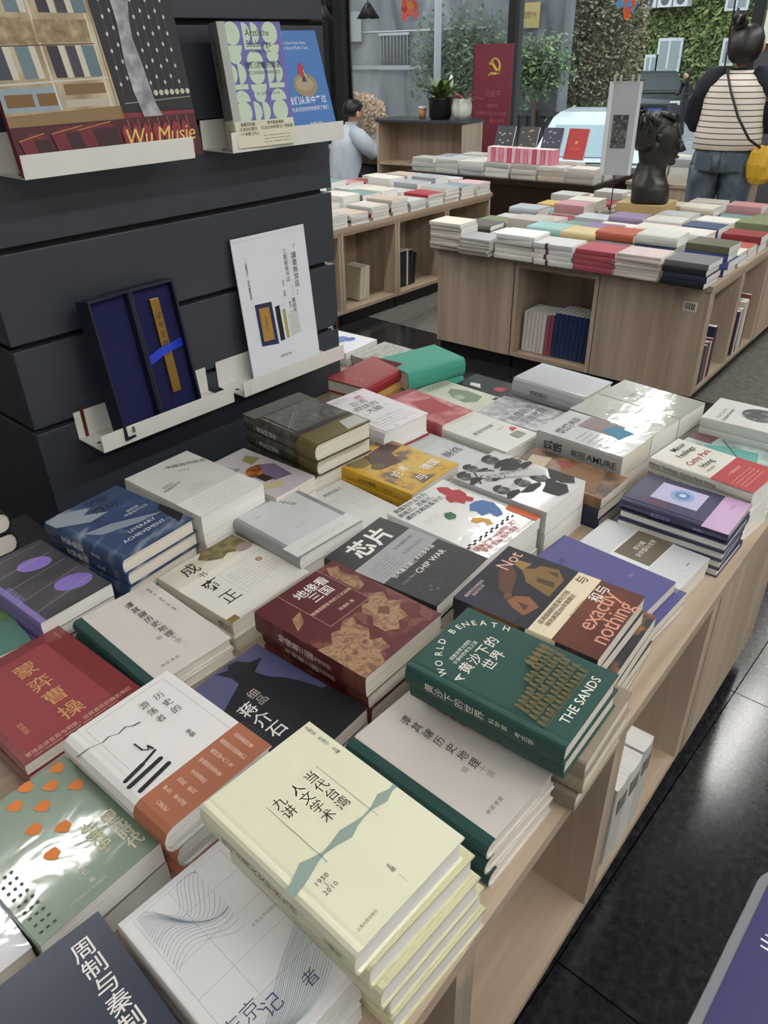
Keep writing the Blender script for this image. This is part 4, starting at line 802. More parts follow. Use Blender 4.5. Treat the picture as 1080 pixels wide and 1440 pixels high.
def plain_stack(x, y, rz, w, h, ztop, zb, n, covers, lab, group, page=None, hard=False, jit=.006, spine_band=None, q=random, ind=99):
    t = (ztop-zb)/n
    for i in range(n):
        c = covers[i] if i < len(covers) else covers[-1]
        cm, pm, th, rr = book_meshes(w, h, round(t-.0006, 5), hard, M(c), page or PAGEW)
        loc = (x+q.uniform(-jit, jit), y+q.uniform(-jit, jit), zb+t*(n-1-i)); rot = rz+R(q.uniform(-2, 2))
        if i >= ind:
            mw = Matrix.Translation(loc) @ Matrix.Rotation(rot, 4, 'Z'); rest_add(cm, mw); rest_add(pm, mw); continue
        b = thing('book', lab % (ORD[i] if n > 1 else 'single'), 'book', loc, rot, group)
        link(bpy.data.objects.new('cover', cm), b); link(bpy.data.objects.new('page_block', pm), b)
        if spine_band:
            k = ('sb', w, h, round(t, 5), spine_band)
            if k not in _sm: _sm[k] = wrap(w, t-.0006, .0003, -w/2+.02, rr, h*.12, h*.20, False, .0005).mesh('spine_band', M(spine_band))
            link(bpy.data.objects.new('spine_band', _sm[k]), b)
q2 = random.Random(21)
rz2 = math.atan2(v2.y, v2.x)
front = [  # s centre, b centre, w, h, height, n, covers, name, extra
    (1.315, .075, .155, .185, .118, 7, ['#dedbcb', '#c9c2b8'], 'white hardcover', {}),
    (1.135, .055, .150, .170, .070, 5, ['#a9a9ae', '#bdb5ae', '#a9a29c'], 'grey-mauve paperback', {}),
    (.925, .085, .160, .205, .102, 5, ['#dfe6e0', '#d3d0c6'], 'white thick book below the teal one', {}),
    (.715, .080, .160, .195, .086, 4, ['#c9c9c9', '#d6d6d3'], 'silvery book with a brown spine band', dict(spine_band='#5a4038')),
    (.515, .085, .165, .190, .082, 4, ['#a84a56', '#a8505a'], 'rose red book', {}),
    (.315, .080, .165, .195, .088, 7, ['#c9b9b4', '#cfc4be'], 'pale pink-grey thin book', {}),
    (.105, .070, .165, .185, .090, 4, ['#6a6c70', '#1e2126', '#2a3048', '#1b1d22'], 'black-spined book', {})]
for s, b, w_, h_, hg, n, cv, nm, ex in front:
    p = t2(s, b-.062); plain_stack(p.x, p.y, rz2, w_, h_, ZT+hg*1.12, ZT, n, cv, nm+' %s from the top, front row of square table', 'books on the square table', q=q2, **ex)
second = [(1.30, .26, .085, 3, ['#5c5856', '#6a6664', '#8a8683'], 'grey-brown book with dark cover'), (1.10, .245, .06, 2, ['#d9d6cc'], 'pale paperback'), (.90, .255, .11, 3, ['#8fb9b6', '#dcd9d0'], 'teal-covered book'),
          (.71, .25, .108, 3, ['#c9b98a', '#d8d3c4'], 'straw yellow book'), (.53, .255, .125, 3, ['#a9553c', '#8a8c90', '#d3d0c6'], 'orange-red book'), (.33, .235, .140, 3, ['#c2c8be', '#22345a', '#293a5e'], 'white-topped navy book'), (.10, .245, .125, 4, ['#5a5a46', '#3c4c86', '#46548a', '#2c3862'], 'olive book over blue ones')]
for s, b, hg, n, cv, nm in second:
    p = t2(s, b); plain_stack(p.x, p.y, rz2, .15, .188, ZT+hg, ZT, n, cv, nm+' %s from the top, second row of square table', 'books on the square table', q=q2, hard=n == 3)
rowname = ['third', 'fourth', 'fifth', 'sixth', 'seventh', 'eighth', 'ninth']
for r_ in range(7):
    for c in range(7):
        s = 1.30-.2*c+q2.uniform(-.01, .01); b = .425+.172*r_
        p = t2(s, b)
        if 4.14 < p.x < 4.60 and 1.66 < p.y < 2.16: continue
        hg = q2.choice([.05, .06, .075, .09, .10]); cv = [q2.choice(PALE if q2.random() < .58 else STRONG), q2.choice(PALE)]
        col_n = {'#': ''}
        plain_stack(p.x, p.y, rz2, .145, .185, ZT+hg, ZT, 2, cv, 'book %%s in the %s stack from the left, %s row of square table' % (ords[c], rowname[r_]), 'books on the square table', q=q2, hard=q2.random() < .4, ind=1 if r_ < 4 else 0)
# long table by the reader
q3 = random.Random(5)
for r_ in range(5):
    for c in range(11):
        x = 2.86+.178*c+q3.uniform(-.008, .008); y = T3y+.10+.235*r_
        if r_ == 0 or r_ == 1 or (r_ < 4 and c > 2):
            n = 4 if r_ == 0 else 2
            hg = q3.choice([.07, .085, .10, .115]) if r_ else q3.choice([.06, .075, .09])
            tc_ = ('#a02c38' if c == 7 else '#7f8f94' if c == 9 else '#c7a9b0' if c == 10 else q3.choice(PALE)) if r_ == 0 else q3.choice(PALE if q3.random() < .72 else STRONG)
            cv = [tc_, q3.choice(PALE), q3.choice(PALE if q3.random() < .7 else ['#3a3c40', '#8a3038']), q3.choice(PALE)]
            plain_stack(x, y, R(q3.choice([0, 0, 180])), .152, .205, ZT+hg, ZT, n, cv, 'pale book %%s from the top, %s stack, %s row of long table' % (ords[c] if c < 10 else 'eleventh', ['first', 'second', 'third', 'fourth', 'fifth'][r_]), 'books on the long table', q=q3, jit=.004, ind=3 if r_ == 0 else 0)
# dark table before the banner
q4 = random.Random(9)
c4, s4 = math.cos(R(4)), math.sin(R(4))
def t4p(a, b): return Vector((5.20+a*c4-b*s4, 2.66+a*s4+b*c4, 0))
for r_ in range(3):
    for c in range(7):
        p = t4p(.12+.19*r_, .13+.225*c)
        if r_ == 2 and c < 4: continue
        plain_stack(p.x, p.y, R(4), .15, .205, .60+(.098 if r_ == 0 else q4.choice([.075, .09, .098])), .60, 2 if r_ else 3, [q4.choice(PALE), q4.choice(PALE)], 'white book %%s from the top, %s stack in the %s row of dark table' % (ords[c], ords[r_]), 'books on the dark table', q=q4, jit=.004, ind=0)
for r_ in range(4):
    for c in range(3):
        p = Vector((5.86+.19*r_, 2.06+.22*c, 0))
        plain_stack(p.x, p.y, R(3), .15, .205, .575+q4.choice([.09, .13, .16]), .575, 3, [q4.choice(PALE), q4.choice(PALE if r_ else ['#d9b45c', '#2b2c30', '#dcdad2']), q4.choice(PALE)], 'pale book %%s from the top, %s stack, %s row beyond the bust' % (ords[c], ords[r_]), 'books beyond the bust', q=q4, ind=0)
REST_OBJ = bpy.data.objects.new('distant_books', bpy.data.meshes.new('distant_books'))
# little pink books standing in a row, four books on show behind them
pk = ['#d98a9a', '#e0a9b2', '#d6788c', '#e6c2c6', '#c9566e', '#e3b3bb']
for k in range(16):
    p = t4p(.14, .40+.0345*k)
    o = upright('booklet', 'small pink booklet %s from the right in the upright row' % (ords[k] if k < 10 else ['eleventh', 'twelfth', 'thirteenth', 'fourteenth', 'fifteenth', 'sixteenth'][k-10]), (p.x, p.y, .70), .10, .10, .029, mat(pk[k % 6], .5), None, 90, 4, group='pink booklets on the dark table')
show = [('#34343c', 'black flower-painted book on show, leftmost of three', '#b9a9a0'), ('#3a3836', 'black flower-painted book on show, middle of three', '#a89a70'), ('#34364a', 'dark flower-painted book on show beside the red one', '#8a8aa8'), ('#a8242c', 'red book on show behind the pink booklets', '#c9913c')]
for k, (c, lb, dc) in enumerate(show):
    p = t4p(.42, .98-.205*k)
    def dr(P, dc=dc, k=k):
        if k < 3:
            for j in range(14): P.disc(.1+.8*random.Random(j+k*20).random(), .1+.8*random.Random(j+77+k*20).random(), .05, dc, asp=.7)
        else: P.disc(.5, .55, .08, dc); P.grey(.25, .3, .75, .4, 2, dc, 2)
    upright('book', lb, (p.x, p.y, .703), .16, .215, .018, mat(c, .4), dr, 68, -84, group='books on show')
# standing books in the compartments
def spine_row(root, specs, z0, y0, x0, group, lab, labn, plate=None):
    """books upright in a cabinet compartment, spines to the front; root gives the frame"""
    x = x0
    mw = Matrix.Translation(root.location) @ Matrix.Rotation(root.rotation_euler.z, 4, 'Z')
    for i, (c, t, h, d, lean) in enumerate(specs):
        cm, pm, th, rr = book_meshes(d, h, t, False, M(c), PAGEW, .003)
        b = thing('book', lab % labn[i], 'book', (0, 0, 0), 0, group)
        # spine (-x local) to the front (-y), top (+y local) up, thickness (z) along +x
        rot = Matrix(((0, 0, 1, 0), (1, 0, 0, 0), (0, 1, 0, 0), (0, 0, 0, 1)))
        b.matrix_world = mw @ Matrix.Translation((x, y0+d/2, z0+.001+t*math.sin(R(abs(lean))))) @ Matrix.Rotation(R(lean), 4, 'Y') @ rot @ Matrix.Translation((0, h/2, 0))
        link(bpy.data.objects.new('cover', cm), b); link(bpy.data.objects.new('page_block', pm), b)
        if plate: bx('spine_label', mat(plate, .5), b, -d/2-.0012, h*.16, t*.18, -d/2-.0001, h*.34, t*.82)
        x += t+.0012+h*math.sin(R(abs(lean)))*.12
cabs = {o['label']: o for o in COL.objects if o.get('category') == 'cabinet'}
def cab(s): return [o for l, o in cabs.items() if s in l][0]
rr = random.Random(2)
L_ = ['%s from the left' % o for o in ords]+['%s from the left' % o for o in ['eleventh', 'twelfth', 'thirteenth', 'fourteenth', 'fifteenth', 'sixteenth', 'seventeenth']]
specs = [(rr.choice(['#d6cfc9', '#dcc9c4', '#d3d3d6', '#c9a9a4']), .019, .205, .15, 2) for _ in range(6)]+[('#9a5560', .019, .205, .15, 2), ('#8f4a58', .019, .21, .15, 2)]+[('#22335e', .0215, .225, .15, 3) for _ in range(8)]
spine_row(cab('magazines and blue'), specs, .097, .05, .035, 'books inside the square table', 'upright book %s in the compartment below rose red books', L_)
specs = [('#2b2d33', .02, .19, .14, 0), ('#4a4a4a', .025, .18, .14, 0), ('#6a625c', .02, .19, .14, 0), ('#7a2b34', .018, .185, .14, 0), ('#c9c5bc', .02, .18, .14, 0), ('#8a3a44', .016, .19, .14, 0), ('#24304e', .03, .24, .16, 0)]
spine_row(cab('dark upright books'), specs, .097, .006, .05, 'books inside the square table', 'dark upright book %s on the right flank of square table', L_)
specs = [('#3a2c4a', .03, .22, .14, 2), ('#c9c5b9', .03, .225, .14, 2), ('#2b2b2e', .012, .22, .14, 0), ('#bdb9ae', .035, .25, .14, 0), ('#d3cfc2', .04, .25, .14, 0), ('#7a4034', .02, .27, .16, 0)]
spine_row(cab('cream upright books'), specs, .097, .006, .09, 'books inside the square table', 'cream or dark tall book %s in rear flank compartment', L_)
specs = [('#c9c0aa', .03, .20, .15, 8), ('#cfc6b0', .028, .20, .15, 8), ('#c5bca6', .026, .20, .15, 4)]
spine_row(cab('second from the column'), specs, .097, .06, .20, 'books inside the long table', 'cream upright book %s inside the long table', L_)
specs = [(rr.choice(['#23272f', '#2b303a', '#1d2026']), .024, .225, .15, 1) for _ in range(5)]+[('#d6d6d3', .012, .23, .15, 1)]+[('#2b2f38', .02, .22, .15, 1), ('#23262c', .022, .22, .15, 4), ('#1a1c20', .02, .20, .15, 8)]
spine_row(cab('third from the column'), specs, .097, .06, .03, 'books inside the long table', 'black upright book %s inside the long table', L_)
specs = [('#c9c9c4', .055, .215, .15, 0), ('#d3d3cf', .055, .21, .15, 0), ('#c4c4be', .05, .215, .15, 0)]
spine_row(cab('white slipcased'), specs, .097, .006, .072, 'white volumes inside the front table', 'white slipcased volume %s inside the front table', L_, '#77776e')
# ---------------------------------------------------------------- bust, block, card stand
blk = MB().box(-.12, -.13, 0, .12, .13, .115).build('plinth_block', mat('#b89f6e', .5), None, bevel=.003); blk.location = (4.37, 1.90, ZT); blk.rotation_euler = (0, 0, R(3))
tag(blk, 'honey-coloured wooden block under the dark bust', 'block')
bust = thing('bust', 'dark bronze bust of a man on a wooden block', 'bust', (4.37, 1.885, ZT+.116), R(-68))
BR = ramp_mat('dark_bronze', [(.3, '#131312'), (.6, '#22211e'), (.85, '#3a372f')], (30, 30, 30), .38, detail=6, bump=.5)
def ring(cx, cy, z, a, b, n=18, p=2.0, tw=0):
    out = []
    for k in range(n):
        t = 2*math.pi*k/n; c, s = math.cos(t), math.sin(t)
        out.append((cx+a*math.copysign(abs(c)**(2/p), c), cy+b*math.copysign(abs(s)**(2/p), s), z))
    return out
bm_ = MB()   # local +x is the way the face looks
bm_.loft([ring(0, 0, 0, .098, .115, p=4), ring(0, 0, .01, .102, .120, p=4), ring(-.006, 0, .075, .100, .130, p=3.5), ring(-.016, 0, .110, .094, .115, p=2.6), ring(-.02, 0, .135, .086, .090), ring(-.018, 0, .165, .080, .078), ring(-.014, 0, .185, .080, .072),
           ring(.0, 0, .20, .086, .070), ring(.006, 0, .225, .098, .076), ring(.008, 0, .26, .108, .084), ring(.006, 0, .30, .112, .088), ring(.002, 0, .335, .112, .090), ring(-.006, 0, .375, .104, .086), ring(-.014, 0, .408, .082, .070), ring(-.02, 0, .428, .04, .036)])
bm_.build('head', BR, bust)
nm_ = MB(); nm_.loft([ring(.108, 0, .252, .022, .020, 10), ring(.124, 0, .262, .026, .019, 10), ring(.114, 0, .29, .020, .013, 10), ring(.105, 0, .318, .014, .011, 10)]); nm_.build('nose', BR, bust)
MB().ball((.098, 0, .228), .022, .034, .010).build('lips', BR, bust); MB().ball((.078, 0, .202), .028, .034, .018).build('chin', BR, bust)
for s in (-1, 1):
    MB().ball((-.008, s*.090, .28), .022, .012, .036).build('ear', BR, bust); MB().ball((.098, s*.036, .312), .018, .032, .010).build('brow', BR, bust); MB().ball((.098, s*.036, .296), .012, .017, .010).build('eye', BR, bust)
hr = MB(); qh = random.Random(3)
hr.loft([ring(-.05, 0, .26, .066, .080), ring(-.045, 0, .30, .082, .096), ring(-.036, 0, .345, .094, .100), ring(-.024, 0, .39, .104, .094), ring(-.02, 0, .425, .086, .072), ring(-.025, 0, .447, .04, .036)])
for k in range(22):
    a = 1.45+k*(2*math.pi-2.9)/21; e = qh.uniform(0, .12)
    hr.tube([(-.014+.100*math.cos(a), .090*math.sin(a), .345+e), (-.02+.108*math.cos(a+.15), .098*math.sin(a+.15), .315+e), (-.024+.10*math.cos(a+.1), .094*math.sin(a+.1), .285+e)], [.014, .016, .006], 6)
for k in range(8): hr.tube([(.0-.012*k, -.06+.015*k, .436), (.05-.012*k, -.055+.015*k, .430), (.082-.012*k, -.05+.015*k, .405)], [.014, .018, .008], 6)
hr.build('hair', BR, bust)
cs = thing('card_stand', 'pale tall photo card clipped to a thin stand beside bust', 'stand', (4.23, 2.045, ZT+.05), R(-72))
MB().box(-.05, -.05, 0, .05, .05, .006).build('base', mat('#2b2c2e', .4), cs); MB().tube([(0, 0, .006), (0, .004, .30), (0, .01, .70)], .003).build('rod', mat('#3a3b3d', .3, metal=.6), cs)
cd = MB().box(-.085, -.006, .205, .085, -.003, .655).build('card', mat('#a9adb2', .5), cs); bx('photo', ART['photo_bw'], cs, -.045, -.0085, .34, .035, -.0062, .50); bx('margin', mat('#cfd3d6', .5), cs, -.083, -.0075, .207, -.062, -.0062, .653); bx('margin', mat('#cfd3d6', .5), cs, .068, -.0075, .207, .083, -.0062, .653)
MB().tube([(-.09, 0, .662), (.09, 0, .662)], .004).build('crossbar', mat('#4a4b4d', .3, metal=.6), cs)
for x in (-.06, -.03, .03, .06): MB().box(x-.006, -.01, .645, x+.006, .006, .685).build('clip', mat('#c9c9c6', .3, metal=.5), cs)
vv, ff = text_tris('巴黎圣母院', .016, line=1.0); 
# ---------------------------------------------------------------- plants, cup, toy, banner, lamps
def top6(a, b, z=.8855): return Vector((6.02+a*math.cos(R(8))-b*math.sin(R(8)), 4.385+a*math.sin(R(8))+b*math.cos(R(8)), z))
def leaf(m, base, d, L, wd, bend=.3, n=5):
    d = Vector(d).normalized(); side = d.cross(Vector((0, 0, 1))); side = side.normalized() if side.length > .01 else Vector((1, 0, 0)); pts = []
    for k in range(n+1):
        t = k/n; c = Vector(base)+d*L*t+Vector((0, 0, -bend*L*t*t)); ww = wd*math.sin(math.pi*min(.97, .12+.88*t))
        pts.append((c-side*ww, c+side*ww+Vector((0, 0, .0))))
    for k in range(n): m.poly([pts[k][0], pts[k][1], pts[k+1][1], pts[k+1][0]], True)
pp = top6(.17, .34)
pl = thing('potted_plant', 'leafy green plant with white bloom in a black pot', 'plant', pp)
MB().lathe([(.085, 0), (.10, .02), (.105, .16), (.11, .17), (.10, .172), (.098, .15)]).build('pot', mat('#141416', .35), pl)
ql = random.Random(8)
for k in range(34):
    a = k*2.4; m = MB(); el = ql.uniform(.5, 2.2); leaf(m, (0, 0, .15), (math.cos(a), math.sin(a), el), ql.uniform(.18, .34), .034, .3); m.build('leaf', mat(ql.choice(['#4f6b35', '#67823f', '#39532b', '#8a9a58']), .4), pl)
MB().ball((.02, -.10, .30), .02, .02, .05).build('bloom', mat('#e3e4da', .5), pl)
pp = top6(.17, .12)
pl = thing('potted_plant', 'red-leaved plant in a round white pot', 'plant', pp)
MB().lathe([(.055, 0), (.085, .05), (.092, .10), (.08, .155), (.084, .165), (.075, .166), (.072, .14)]).build('pot', mat('#d3d6cc', .3), pl)
for k in range(12):
    a = k*2.4; m = MB(); leaf(m, (0, 0, .15), (math.cos(a), math.sin(a), ql.uniform(.3, 1.3)), ql.uniform(.12, .26), .016, .4); m.build('leaf', mat(ql.choice(['#9a3a34', '#7f8a4a', '#b8523f', '#5f7238']), .4), pl)
cp = thing('paper_cup', 'brown paper cup with white lid beside the black pot', 'cup', top6(.12, .50))
MB().lathe([(.027, 0), (.036, .085)]).build('cup_body', mat('#a9774a', .6), cp); MB().lathe([(.039, .085), (.039, .097), (.034, .103), (.0, .103)]).build('lid', mat('#dfddd6', .5), cp)
toy = thing('toy_figure', 'small red-orange figurine standing on the desk', 'figurine', (6.12, 5.40, .592))
MB().ball((0, 0, .05), .045, .04, .05).build('body', mat('#a9412c', .45), toy); MB().ball((0, 0, .12), .034, .034, .035).build('head', mat('#b34a30', .45), toy)
for s in (-1, 1): MB().ball((-.035, s*.03, .06), .02, .016, .026).build('arm', mat('#9a3826', .45), toy); MB().ball((0, s*.028, .158), .014, .010, .014).build('ear', mat('#9a3826', .45), toy)
bn = thing('banner', 'tall dark red upright banner with gold emblem by the window', 'banner', (6.80, 4.64, 0), R(-90))
bx('panel', mat('#7c3040', .6), bn, -.21, -.012, .02, .21, .012, 1.462); bx('edge_strip', mat('#5a2430', .5), bn, -.222, -.014, .02, -.21, .014, 1.462)
bx('foot', mat('#2a2a2c', .4), bn, -.20, -.12, 0, .20, .12, .02)
def on_banner(s, x, z, size, c, bold=0):
    vv, ff = text_tris(s, size, bold=bold); me = bpy.data.meshes.new('banner_lettering'); me.from_pydata([(x+a, -.0135, z+b) for a, b in vv], [], ff); me.materials.append(mat(c, .6)); link(bpy.data.objects.new('banner_lettering', me), bn)
on_banner('习近平', .02, 1.055, .062, '#b06a72'); on_banner('新时代', .02, .955, .04, '#b06a72'); on_banner('中国特色社会主义思想', .0, .89, .036, '#b06a72'); on_banner('图书专柜', .08, .83, .042, '#b06a72')
em = MB(); Y_ = -.0138
def strip(pts, wd):
    for k in range(len(pts)-1):
        a, b = Vector((pts[k][0], 0, pts[k][1])), Vector((pts[k+1][0], 0, pts[k+1][1])); d = (b-a).normalized(); n_ = Vector((-d.z, 0, d.x)); w0, w1 = wd[k]/2, wd[k+1]/2
        em.poly([a+n_*w0+Vector((0, Y_, 0)), a-n_*w0+Vector((0, Y_, 0)), b-n_*w1+Vector((0, Y_, 0)), b+n_*w1+Vector((0, Y_, 0))])
cxe, cze = .02, 1.285
strip([(cxe+.062*math.cos(R(a)), cze+.062*math.sin(R(a))) for a in range(100, -121, -20)], [.008+.0028*k if k < 7 else .028-.0008*k for k in range(12)])
strip([(cxe-.035, cze+.035), (cxe+.055, cze-.06)], [.024, .024]); em.poly([(cxe-.062, Y_, cze+.02), (cxe-.02, Y_, cze+.062), (cxe-.005, Y_, cze+.045), (cxe-.045, Y_, cze+.005)]); strip([(cxe-.03, cze-.055), (cxe-.06, cze-.075)], [.012, .014])
em.build('emblem', mat('#e0c25a', .5), bn)
for k, (x, y, z) in enumerate([(6.5, 5.93, 1.695), (6.5, 6.56, 1.70)]):
    pn = thing('pendant_lamp', ['black cone pendant lamp above the seated reader', 'black cone pendant lamp half hidden by the column'][k], 'lamp', (x, y, z))
    MB().lathe([(.02, .13), (.03, .12), (.115, .0), (.11, .0), (.026, .112)]).build('shade', mat('#1a1b1d', .5), pn); MB().tube([(0, 0, .12), (0, 0, ROOM['zc']-z)], .004).build('cord', mat('#1a1b1d', .5), pn); MB().ball((0, 0, .03), .03, .03, .035).build('bulb', mat('#d9d5c6', .4), pn)
# paper decorations on the glass
for nm, y, z, cs_ in (('red and gold festive paper cutout stuck high on the left pane', 6.03, 1.80, ['#b03a3c', '#c9564a', '#c98a3c', '#d0656a']), ('orange paper cutout stuck high on the right pane', 3.60, 1.77, ['#d0622c', '#d9783a', '#c94f2c', '#5a86b0'])):
    d_ = thing('window_sticker', nm, 'sticker', (7.24, y, z)); qd = random.Random(int(y*100))
    for k in range(16):
        m = MB(); a, r0 = qd.uniform(0, 6.28), qd.uniform(0, .11); c = (0, r0*math.cos(a), r0*math.sin(a)*1.3)
        n_ = 7; m.prism([(-.002-.0004*k, c[1]+qd.uniform(.025, .055)*math.cos(6.28*j/n_), c[2]+qd.uniform(.025, .055)*math.sin(6.28*j/n_)) for j in range(n_)], (-.0003, 0, 0)); m.build('petal', mat(cs_[k % 4], .7), d_)
# notice board sign, bottom right
sg = thing('sign_stand', 'violet-blue sign board with rounded silver rim, bottom right corner', 'sign', (.33, -.19, 0))
def rrect(x0, y0, x1, y1, r, z, n=6):
    out = []
    for cx_, cy_, a0 in ((x1-r, y1-r, 0), (x0+r, y1-r, 90), (x0+r, y0+r, 180), (x1-r, y0+r, 270)):
        for k in range(n+1): a = R(a0+90*k/n); out.append((cx_+r*math.cos(a), cy_+r*math.sin(a), z))
    return out
MB().prism(rrect(-.298, -.218, .298, .218, .035, .700), (0, 0, .012)).build('rim', mat('#7d7f84', .4, metal=.3), sg, bevel=.002)
MB().prism(rrect(-.288, -.208, .288, .208, .027, .7121), (0, 0, .001)).build('face', mat('#3d3c68', .3, coat=.3), sg)
vv, ff = text_tris('出', .022, bold=.004); me = bpy.data.meshes.new('sign_lettering'); me.from_pydata([(.203+x, .183+y, .7136) for x, y in vv], [], ff); me.materials.append(mat('#e3e3ea', .5)); link(bpy.data.objects.new('sign_lettering', me), sg)
MB().tube([(0, 0, .02), (0, 0, .70)], .02, 12).build('post', mat('#8a8c90', .35, metal=.6), sg); MB().lathe([(.17, 0), (.17, .012), (.03, .022)]).build('base', mat('#8a8c90', .35, metal=.6), sg)

rme = REST_OBJ.data; rme.from_pydata(REST_V, [], REST_F)
for m in REST_M: rme.materials.append(m)
rme.polygons.foreach_set('material_index', REST_MI); rme.update(); link(REST_OBJ)
tag(REST_OBJ, 'pale stacked books crowding the tables further back in the shop', 'books', kind='stuff')
# ---------------------------------------------------------------- people
def skin_mesh(name, verts, edges, mats, parent, sub=2, root=0, branch=1.0, post=None):
    """one continuous surface grown round a jointed skeleton; verts (x, y, z, rx[, ry])"""
    me = bpy.data.meshes.new(name); me.from_pydata([v[:3] for v in verts], edges, []); o = bpy.data.objects.new(name, me); COL.objects.link(o)
    sk = o.modifiers.new('skin', 'SKIN'); sk.use_smooth_shade = True; sk.branch_smoothing = branch
    lay = me.skin_vertices[0].data if me.skin_vertices else None
    if lay is None:
        me.attributes; bm = bmesh.new(); bm.from_mesh(me); bm.verts.layers.skin.verify(); bm.to_mesh(me); bm.free(); lay = me.skin_vertices[0].data
    for i, v in enumerate(verts): lay[i].radius = (v[3], v[4] if len(v) > 4 else v[3]); lay[i].use_root = (i == root)
    ss = o.modifiers.new('sub', 'SUBSURF'); ss.levels = sub; ss.render_levels = sub
    dg = bpy.context.evaluated_depsgraph_get(); dg.update(); m2 = bpy.data.meshes.new_from_object(o.evaluated_get(dg)); m2.name = name
    bpy.data.objects.remove(o); m2.materials.clear()
    for m in (mats if isinstance(mats, list) else [mats]): m2.materials.append(m)
    for p_ in m2.polygons: p_.use_smooth = True; p_.material_index = 0
    o2 = bpy.data.objects.new(name, m2); link(o2, parent); return o2
SKINM = mat('#c79a7c', .5); HAIR = ramp_mat('black_hair', [(.3, '#0e0d0d'), (.6, '#1b1918'), (.85, '#2c2826')], (60, 60, 20), .45, detail=4, bump=.4)
JEANS = ramp_mat('washed_denim', [(.3, '#3f4c5c'), (.5, '#55636f'), (.7, '#6d7a85')], (14, 14, 10), .85, detail=6)
NAVYC = mat('#171a26', .85, var=.1)
# striped cloth: thin dark rings on off-white
STRIPE = bpy.data.materials.new('striped_cloth'); STRIPE.use_nodes = True
nt = STRIPE.node_tree; b = nt.nodes['Principled BSDF']; b.inputs['Roughness'].default_value = .9
tc = nt.nodes.new('ShaderNodeTexCoord'); sx = nt.nodes.new('ShaderNodeSeparateXYZ'); nt.links.new(tc.outputs['Object'], sx.inputs[0])
ma = nt.nodes.new('ShaderNodeMath'); ma.operation = 'MULTIPLY'; ma.inputs[1].default_value = 1/.0305; nt.links.new(sx.outputs['Z'], ma.inputs[0])
mf = nt.nodes.new('ShaderNodeMath'); mf.operation = 'FRACT'; nt.links.new(ma.outputs[0], mf.inputs[0])
mc = nt.nodes.new('ShaderNodeMath'); mc.operation = 'LESS_THAN'; mc.inputs[1].default_value = .17; nt.links.new(mf.outputs[0], mc.inputs[0])
mx = nt.nodes.new('ShaderNodeMix'); mx.data_type = 'RGBA'; mx.inputs[6].default_value = hexc('#d9d0c4'); mx.inputs[7].default_value = hexc('#2b2a2e')
nt.links.new(mc.outputs[0], mx.inputs[0]); nt.links.new(mx.outputs[2], b.inputs['Base Color'])

wo = thing('person', 'shopper seen from behind in striped raglan top and blue jeans', 'person', (5.17, 1.80, 0), R(12))   # local +x faces away
# local: x forward, y left
body = [(0, 0, .86, .13, .11), (0, 0, 1.02, .115, .095), (.0, 0, 1.18, .13, .10), (.0, 0, 1.265, .085, .07), (.005, 0, 1.315, .042), (.02, 0, 1.36, .048), (.025, 0, 1.42, .078, .085), (.02, 0, 1.475, .062, .07),
        (0, .15, 1.25, .052), (.0, .215, 1.07, .040), (.17, .19, 1.02, .032), (.26, .15, 1.05, .024),
        (0, -.15, 1.25, .052), (.0, -.215, 1.07, .040), (.17, -.19, 1.02, .032), (.26, -.15, 1.05, .024),
        (0, .085, .80, .088), (.01, .09, .46, .058), (-.01, .09, .12, .042), (.0, .09, .06, .036), (.11, .095, .03, .028),
        (0, -.085, .80, .088), (.01, -.09, .46, .058), (-.01, -.09, .12, .042), (.0, -.09, .06, .036), (.11, -.095, .03, .028)]
ed = [(0, 1), (1, 2), (2, 3), (3, 4), (4, 5), (5, 6), (6, 7), (3, 8), (8, 9), (9, 10), (10, 11), (3, 12), (12, 13), (13, 14), (14, 15), (0, 16), (16, 17), (17, 18), (18, 19), (19, 20), (0, 21), (21, 22), (22, 23), (23, 24), (24, 25)]
def add_fingers(body, ed, wrist, d, s, r=.0075):
    """palm and five fingers grown from a wrist vertex; d palm direction, s towards the thumb"""
    d = Vector(d).normalized(); s = Vector(s).normalized(); w0 = Vector(body[wrist][:3]); n = d.cross(s)
    pi_ = len(body); body.append(tuple(w0+d*.05)+(.02, .026)); ed.append((wrist, pi_))
    for k, L in enumerate((.066, .074, .068, .052)):
        base = w0+d*.085+s*(.024-.016*k); i = len(body)
        body.append(tuple(base)+(r,)); body.append(tuple(base+d*L*.55-n*.008)+(r*.95,)); body.append(tuple(base+d*L*.9-n*.03)+(r*.8,)); ed.extend([(pi_, i), (i, i+1), (i+1, i+2)])
    i = len(body); body.append(tuple(w0+d*.035+s*.036)+(r*1.15,)); body.append(tuple(w0+d*.07+s*.056-n*.01)+(r,)); ed.extend([(pi_, i), (i, i+1)])
add_fingers(body, ed, 11, (.9, -.35, .2), (0, .2, 1)); add_fingers(body, ed, 15, (.9, .35, .2), (0, -.2, 1))
skin_mesh('body', body, ed, SKINM, wo)
jn = [(0, 0, .90, .150, .120), (0, 0, .82, .168, .135), (0, .088, .74, .108, .10), (.01, .092, .46, .086), (0, .092, .10, .078), (0, -.088, .74, .108, .10), (.01, -.092, .46, .086), (0, -.092, .10, .078)]
MBj = MB()
rings = [ring(0, 0, .945, .112, .150, 24), ring(-.004, 0, .90, .122, .165, 24), ring(-.012, 0, .84, .140, .182, 24), ring(-.014, 0, .77, .142, .188, 24, 2.3)]
MBj.loft(rings)
for s in (-1, 1): MBj.loft([ring(-.012, s*.090, .80, .128, .098, 18), ring(-.008, s*.093, .70, .122, .096, 18), ring(0, s*.095, .46, .095, .082, 18), ring(0, s*.096, .25, .09, .08, 18), ring(0, s*.096, .07, .092, .082, 18)])
jo = MBj.build('jeans', JEANS, wo)
